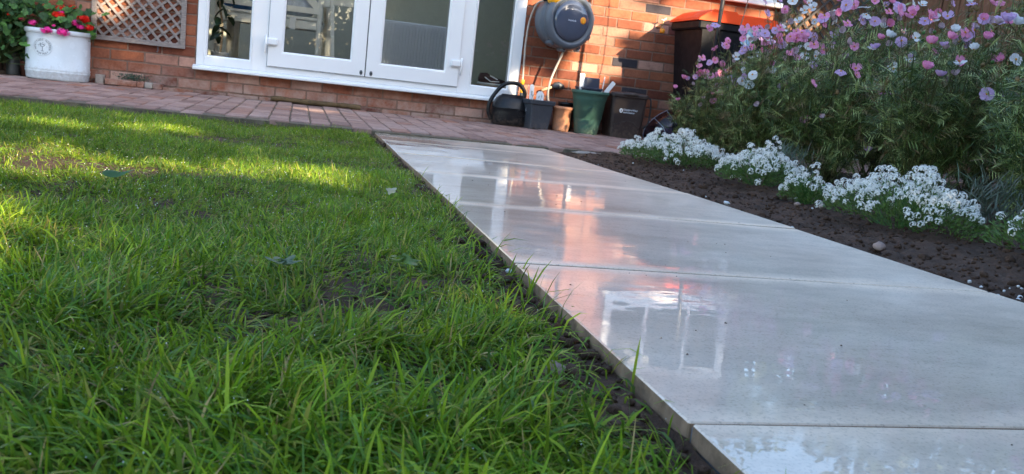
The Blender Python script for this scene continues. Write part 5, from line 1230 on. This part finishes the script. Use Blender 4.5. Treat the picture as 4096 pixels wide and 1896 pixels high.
# flower positions measured in the photograph, set on the front of the plants that carry them
def at(u, v, y): d = ray(u, v); return CAM + d * ((y - CAM.y) / d.y)
plants = [   # x, y, height, radius, label
    (3.82, -1.36, .52, .25, 'small leftmost cosmos with pink flowers against the brick wall'),
    (3.80, -1.72, .76, .28, 'cosmos with clustered pink flowers in front of the bin lid'),
    (3.90, -2.15, .93, .32, 'tall cosmos with white flowers right of the wheelie bin'),
    (3.62, -2.42, .70, .27, 'cosmos with pink and white flowers behind the far alyssum mound'),
    (4.10, -2.75, 1.04, .36, 'tall cosmos with large pink flowers before the board fence'),
    (3.60, -3.05, .74, .28, 'green feathery cosmos with few flowers behind the middle alyssum'),
    (4.15, -3.40, 1.0, .38, 'cosmos with pale pink flowers and brown seed heads by the fence'),
    (3.62, -3.66, .70, .28, 'cosmos with scattered white flowers above the near alyssum mound'),
    (4.15, -4.05, .86, .34, 'cosmos with spent heads at the right edge of the bed'),
    (3.60, -4.30, .62, .26, 'large feathery cosmos nearest the camera at the right edge'),
    (4.65, -2.20, 1.0, .34, 'cosmos at the back of the bed near the lattice gate'),
    (4.75, -3.05, 1.1, .36, 'cosmos at the back of the bed in the middle of the fence'),
    (4.75, -3.90, 1.1, .36, 'cosmos at the back of the bed at its right end'),
    (3.70, -4.95, .62, .30, 'cosmos outside the picture beside the near end of the path'),
]
FL = {i: [] for i in range(len(plants))}
def F(i, u, v, c, side=False, y=None):
    px, py, h, rd, _ = plants[i]; yy = (py - rd * .75) if y is None else y
    FL[i].append((at(u, v, yy), c, 'side') if side else (at(u, v, yy), c))
for u, v, c in ((2735, 315, 'pink'), (2700, 352, 'pink'), (2712, 402, 'pink'), (2808, 230, 'pink'), (2798, 265, 'pink'), (2860, 240, 'pink'), (2838, 250, 'lilac'), (2800, 290, 'deep'), (2910, 280, 'pink'), (2850, 378, 'pink'), (2865, 345, 'faded'), (2750, 318, 'lilac'), (2888, 340, 'faded')): F(0, u, v, c, c == 'pink' and v > 300)
for u, v, c in ((2862, 192, 'pink'), (2893, 182, 'lilac'), (2975, 155, 'pink'), (3038, 145, 'lilac'), (3062, 165, 'pink'), (2968, 205, 'lilac'), (3045, 205, 'pink'), (3075, 212, 'pink'), (3135, 182, 'white'), (3100, 192, 'pink'), (3060, 218, 'faded'), (3005, 235, 'white'), (3095, 250, 'white'), (3095, 275, 'lilac'), (3153, 240, 'deep'), (3035, 320, 'lilac'), (2930, 245, 'faded')): F(1, u, v, c)
for u, v, c in ((3195, 85, 'white'), (3258, 88, 'white'), (3120, 150, 'pink'), (3160, 150, 'lilac'), (3215, 152, 'pink'), (3185, 125, 'pink'), (3300, 90, 'pink'), (3325, 60, 'faded'), (3335, 80, 'faded'), (3170, 5, 'white'), (3235, 12, 'white'), (3255, 30, 'white'), (3345, 0, 'pink'), (3405, 8, 'white'), (3290, 75, 'lilac')): F(2, u, v, c)
for u, v, c in ((3220, 220, 'white'), (3260, 225, 'white'), (3288, 215, 'lilac'), (3295, 200, 'pink'), (3320, 245, 'pink'), (3255, 255, 'lilac'), (3232, 185, 'white'), (3310, 300, 'lilac'), (3350, 285, 'pink'), (3010, 298, 'white'), (3030, 420, 'faded'), (3220, 475, 'pink'), (3110, 345, 'lilac'), (3295, 435, 'lilac')): F(3, u, v, c)
for u, v, c in ((3455, 30, 'white'), (3500, 5, 'pink'), (3560, 5, 'pink'), (3555, 45, 'pink'), (3465, 60, 'white'), (3500, 85, 'lilac'), (3600, 30, 'lilac'), (3650, 60, 'pink'), (3700, 85, 'lilac'), (3735, 70, 'pink'), (3740, 75, 'white'), (3450, 80, 'lilac'), (3540, 85, 'faded'), (3690, 20, 'white'), (3385, 20, 'lilac'), (3790, 65, 'lilac')): F(4, u, v, c)
for u, v, c in ((3425, 300, 'pink'), (3370, 125, 'faded'), (3520, 155, 'pink'), (3555, 148, 'white'), (3485, 198, 'white'), (3500, 195, 'lilac'), (3390, 170, 'faded'), (3650, 230, 'lilac'), (3640, 245, 'white'), (3575, 275, 'white'), (3470, 605, 'lilac'), (3290, 470, 'faded')): F(5, u, v, c, u > 3460 and v < 250)
for u, v, c in ((3820, 125, 'white'), (3895, 120, 'lilac'), (3935, 75, 'lilac'), (3870, 150, 'lilac'), (3965, 125, 'pink'), (4000, 80, 'lilac'), (4045, 78, 'white'), (3860, 130, 'pink'), (3760, 110, 'faded'), (3955, 85, 'faded')): F(6, u, v, c)
for u, v, c in ((3725, 175, 'pink'), (3775, 185, 'lilac'), (3800, 155, 'pink'), (3705, 275, 'pink'), (3760, 305, 'lilac'), (3840, 258, 'white'), (3895, 198, 'white'), (3820, 300, 'faded'), (3780, 195, 'faded')): F(7, u, v, c, u > 3700)
for u, v, c in ((4065, 97, 'white'), (4088, 92, 'white'), (4030, 85, 'lilac'), (3990, 95, 'faded')): F(8, u, v, c, True)
for u, v, c in ((4063, 238, 'white'), (3855, 625, 'faded')): F(9, u, v, c, False, -3.75)
r9 = random.Random(99)
for i, cnt in ((2, 30), (4, 34), (6, 28), (10, 12), (11, 20), (12, 14), (3, 24), (5, 12), (7, 12), (1, 34), (8, 12), (0, 24)):
    px, py, h, rd, _ = plants[i]; z0 = bed_z(px, py)
    for _ in range(cnt):
        a = r9.uniform(math.pi * .9, math.pi * 2.0); r_ = rd * math.sqrt(r9.random()); FL[i].append((Vector((px + r_ * math.cos(a), py + r_ * math.sin(a), z0 + h * (1.04 - .45 * r9.random() ** 1.4))), r9.choice(('pink', 'pink', 'pink', 'lilac', 'lilac', 'white', 'faded'))))
for i, (x, y, h, rd, lb) in enumerate(plants): cosmos(lb, x, y, h, rd, FL[i], (8, 16, 18, 18, 26, 24, 34, 26, 34, 14, 24, 30, 30, 10)[i], 40 + i, (9000, 14000, 18000, 17000, 20000, 20000, 20000, 20000, 19000, 20000, 11000, 11000, 11000, 9000)[i], (.12, .18, .2, .1, .25, .1, .25, .1, .25, .04, .3, .3, .3, .1)[i])
# low lavender / grey foliage between cosmos and alyssum
for i, (x, y, lb) in enumerate(((3.25, -4.45, 'grey-leaved lavender tuft behind the near alyssum'), (3.28, -3.25, 'grey-leaved lavender tuft between the far mounds'), (3.2, -5.0, 'low green leafy plant at the right edge of the bed'))):
    z0 = bed_z(x, y); t = thing('bed_plant', lb, 'plant', (x, y, z0)); nn = 380
    a = rng.uniform(0, 6.28, nn); D = np.stack([np.cos(a) * .6, np.sin(a) * .6, rng.uniform(.3, 1.3, nn)], 1); P = np.stack([rng.normal(0, .05, nn), rng.normal(0, .06, nn), rng.uniform(0, .12, nn)], 1)
    me = ribbons(P, D, rng.uniform(.03, .09, nn), np.full(nn, .0035 if i < 2 else .010), rng.uniform(0, .6, nn), 'foliage', M['leaf'], tint(nn, (.10, .13, .09) if i < 2 else (.05, .11, .03)), 2); link('foliage', me, t)
print('done', len(bpy.data.objects))
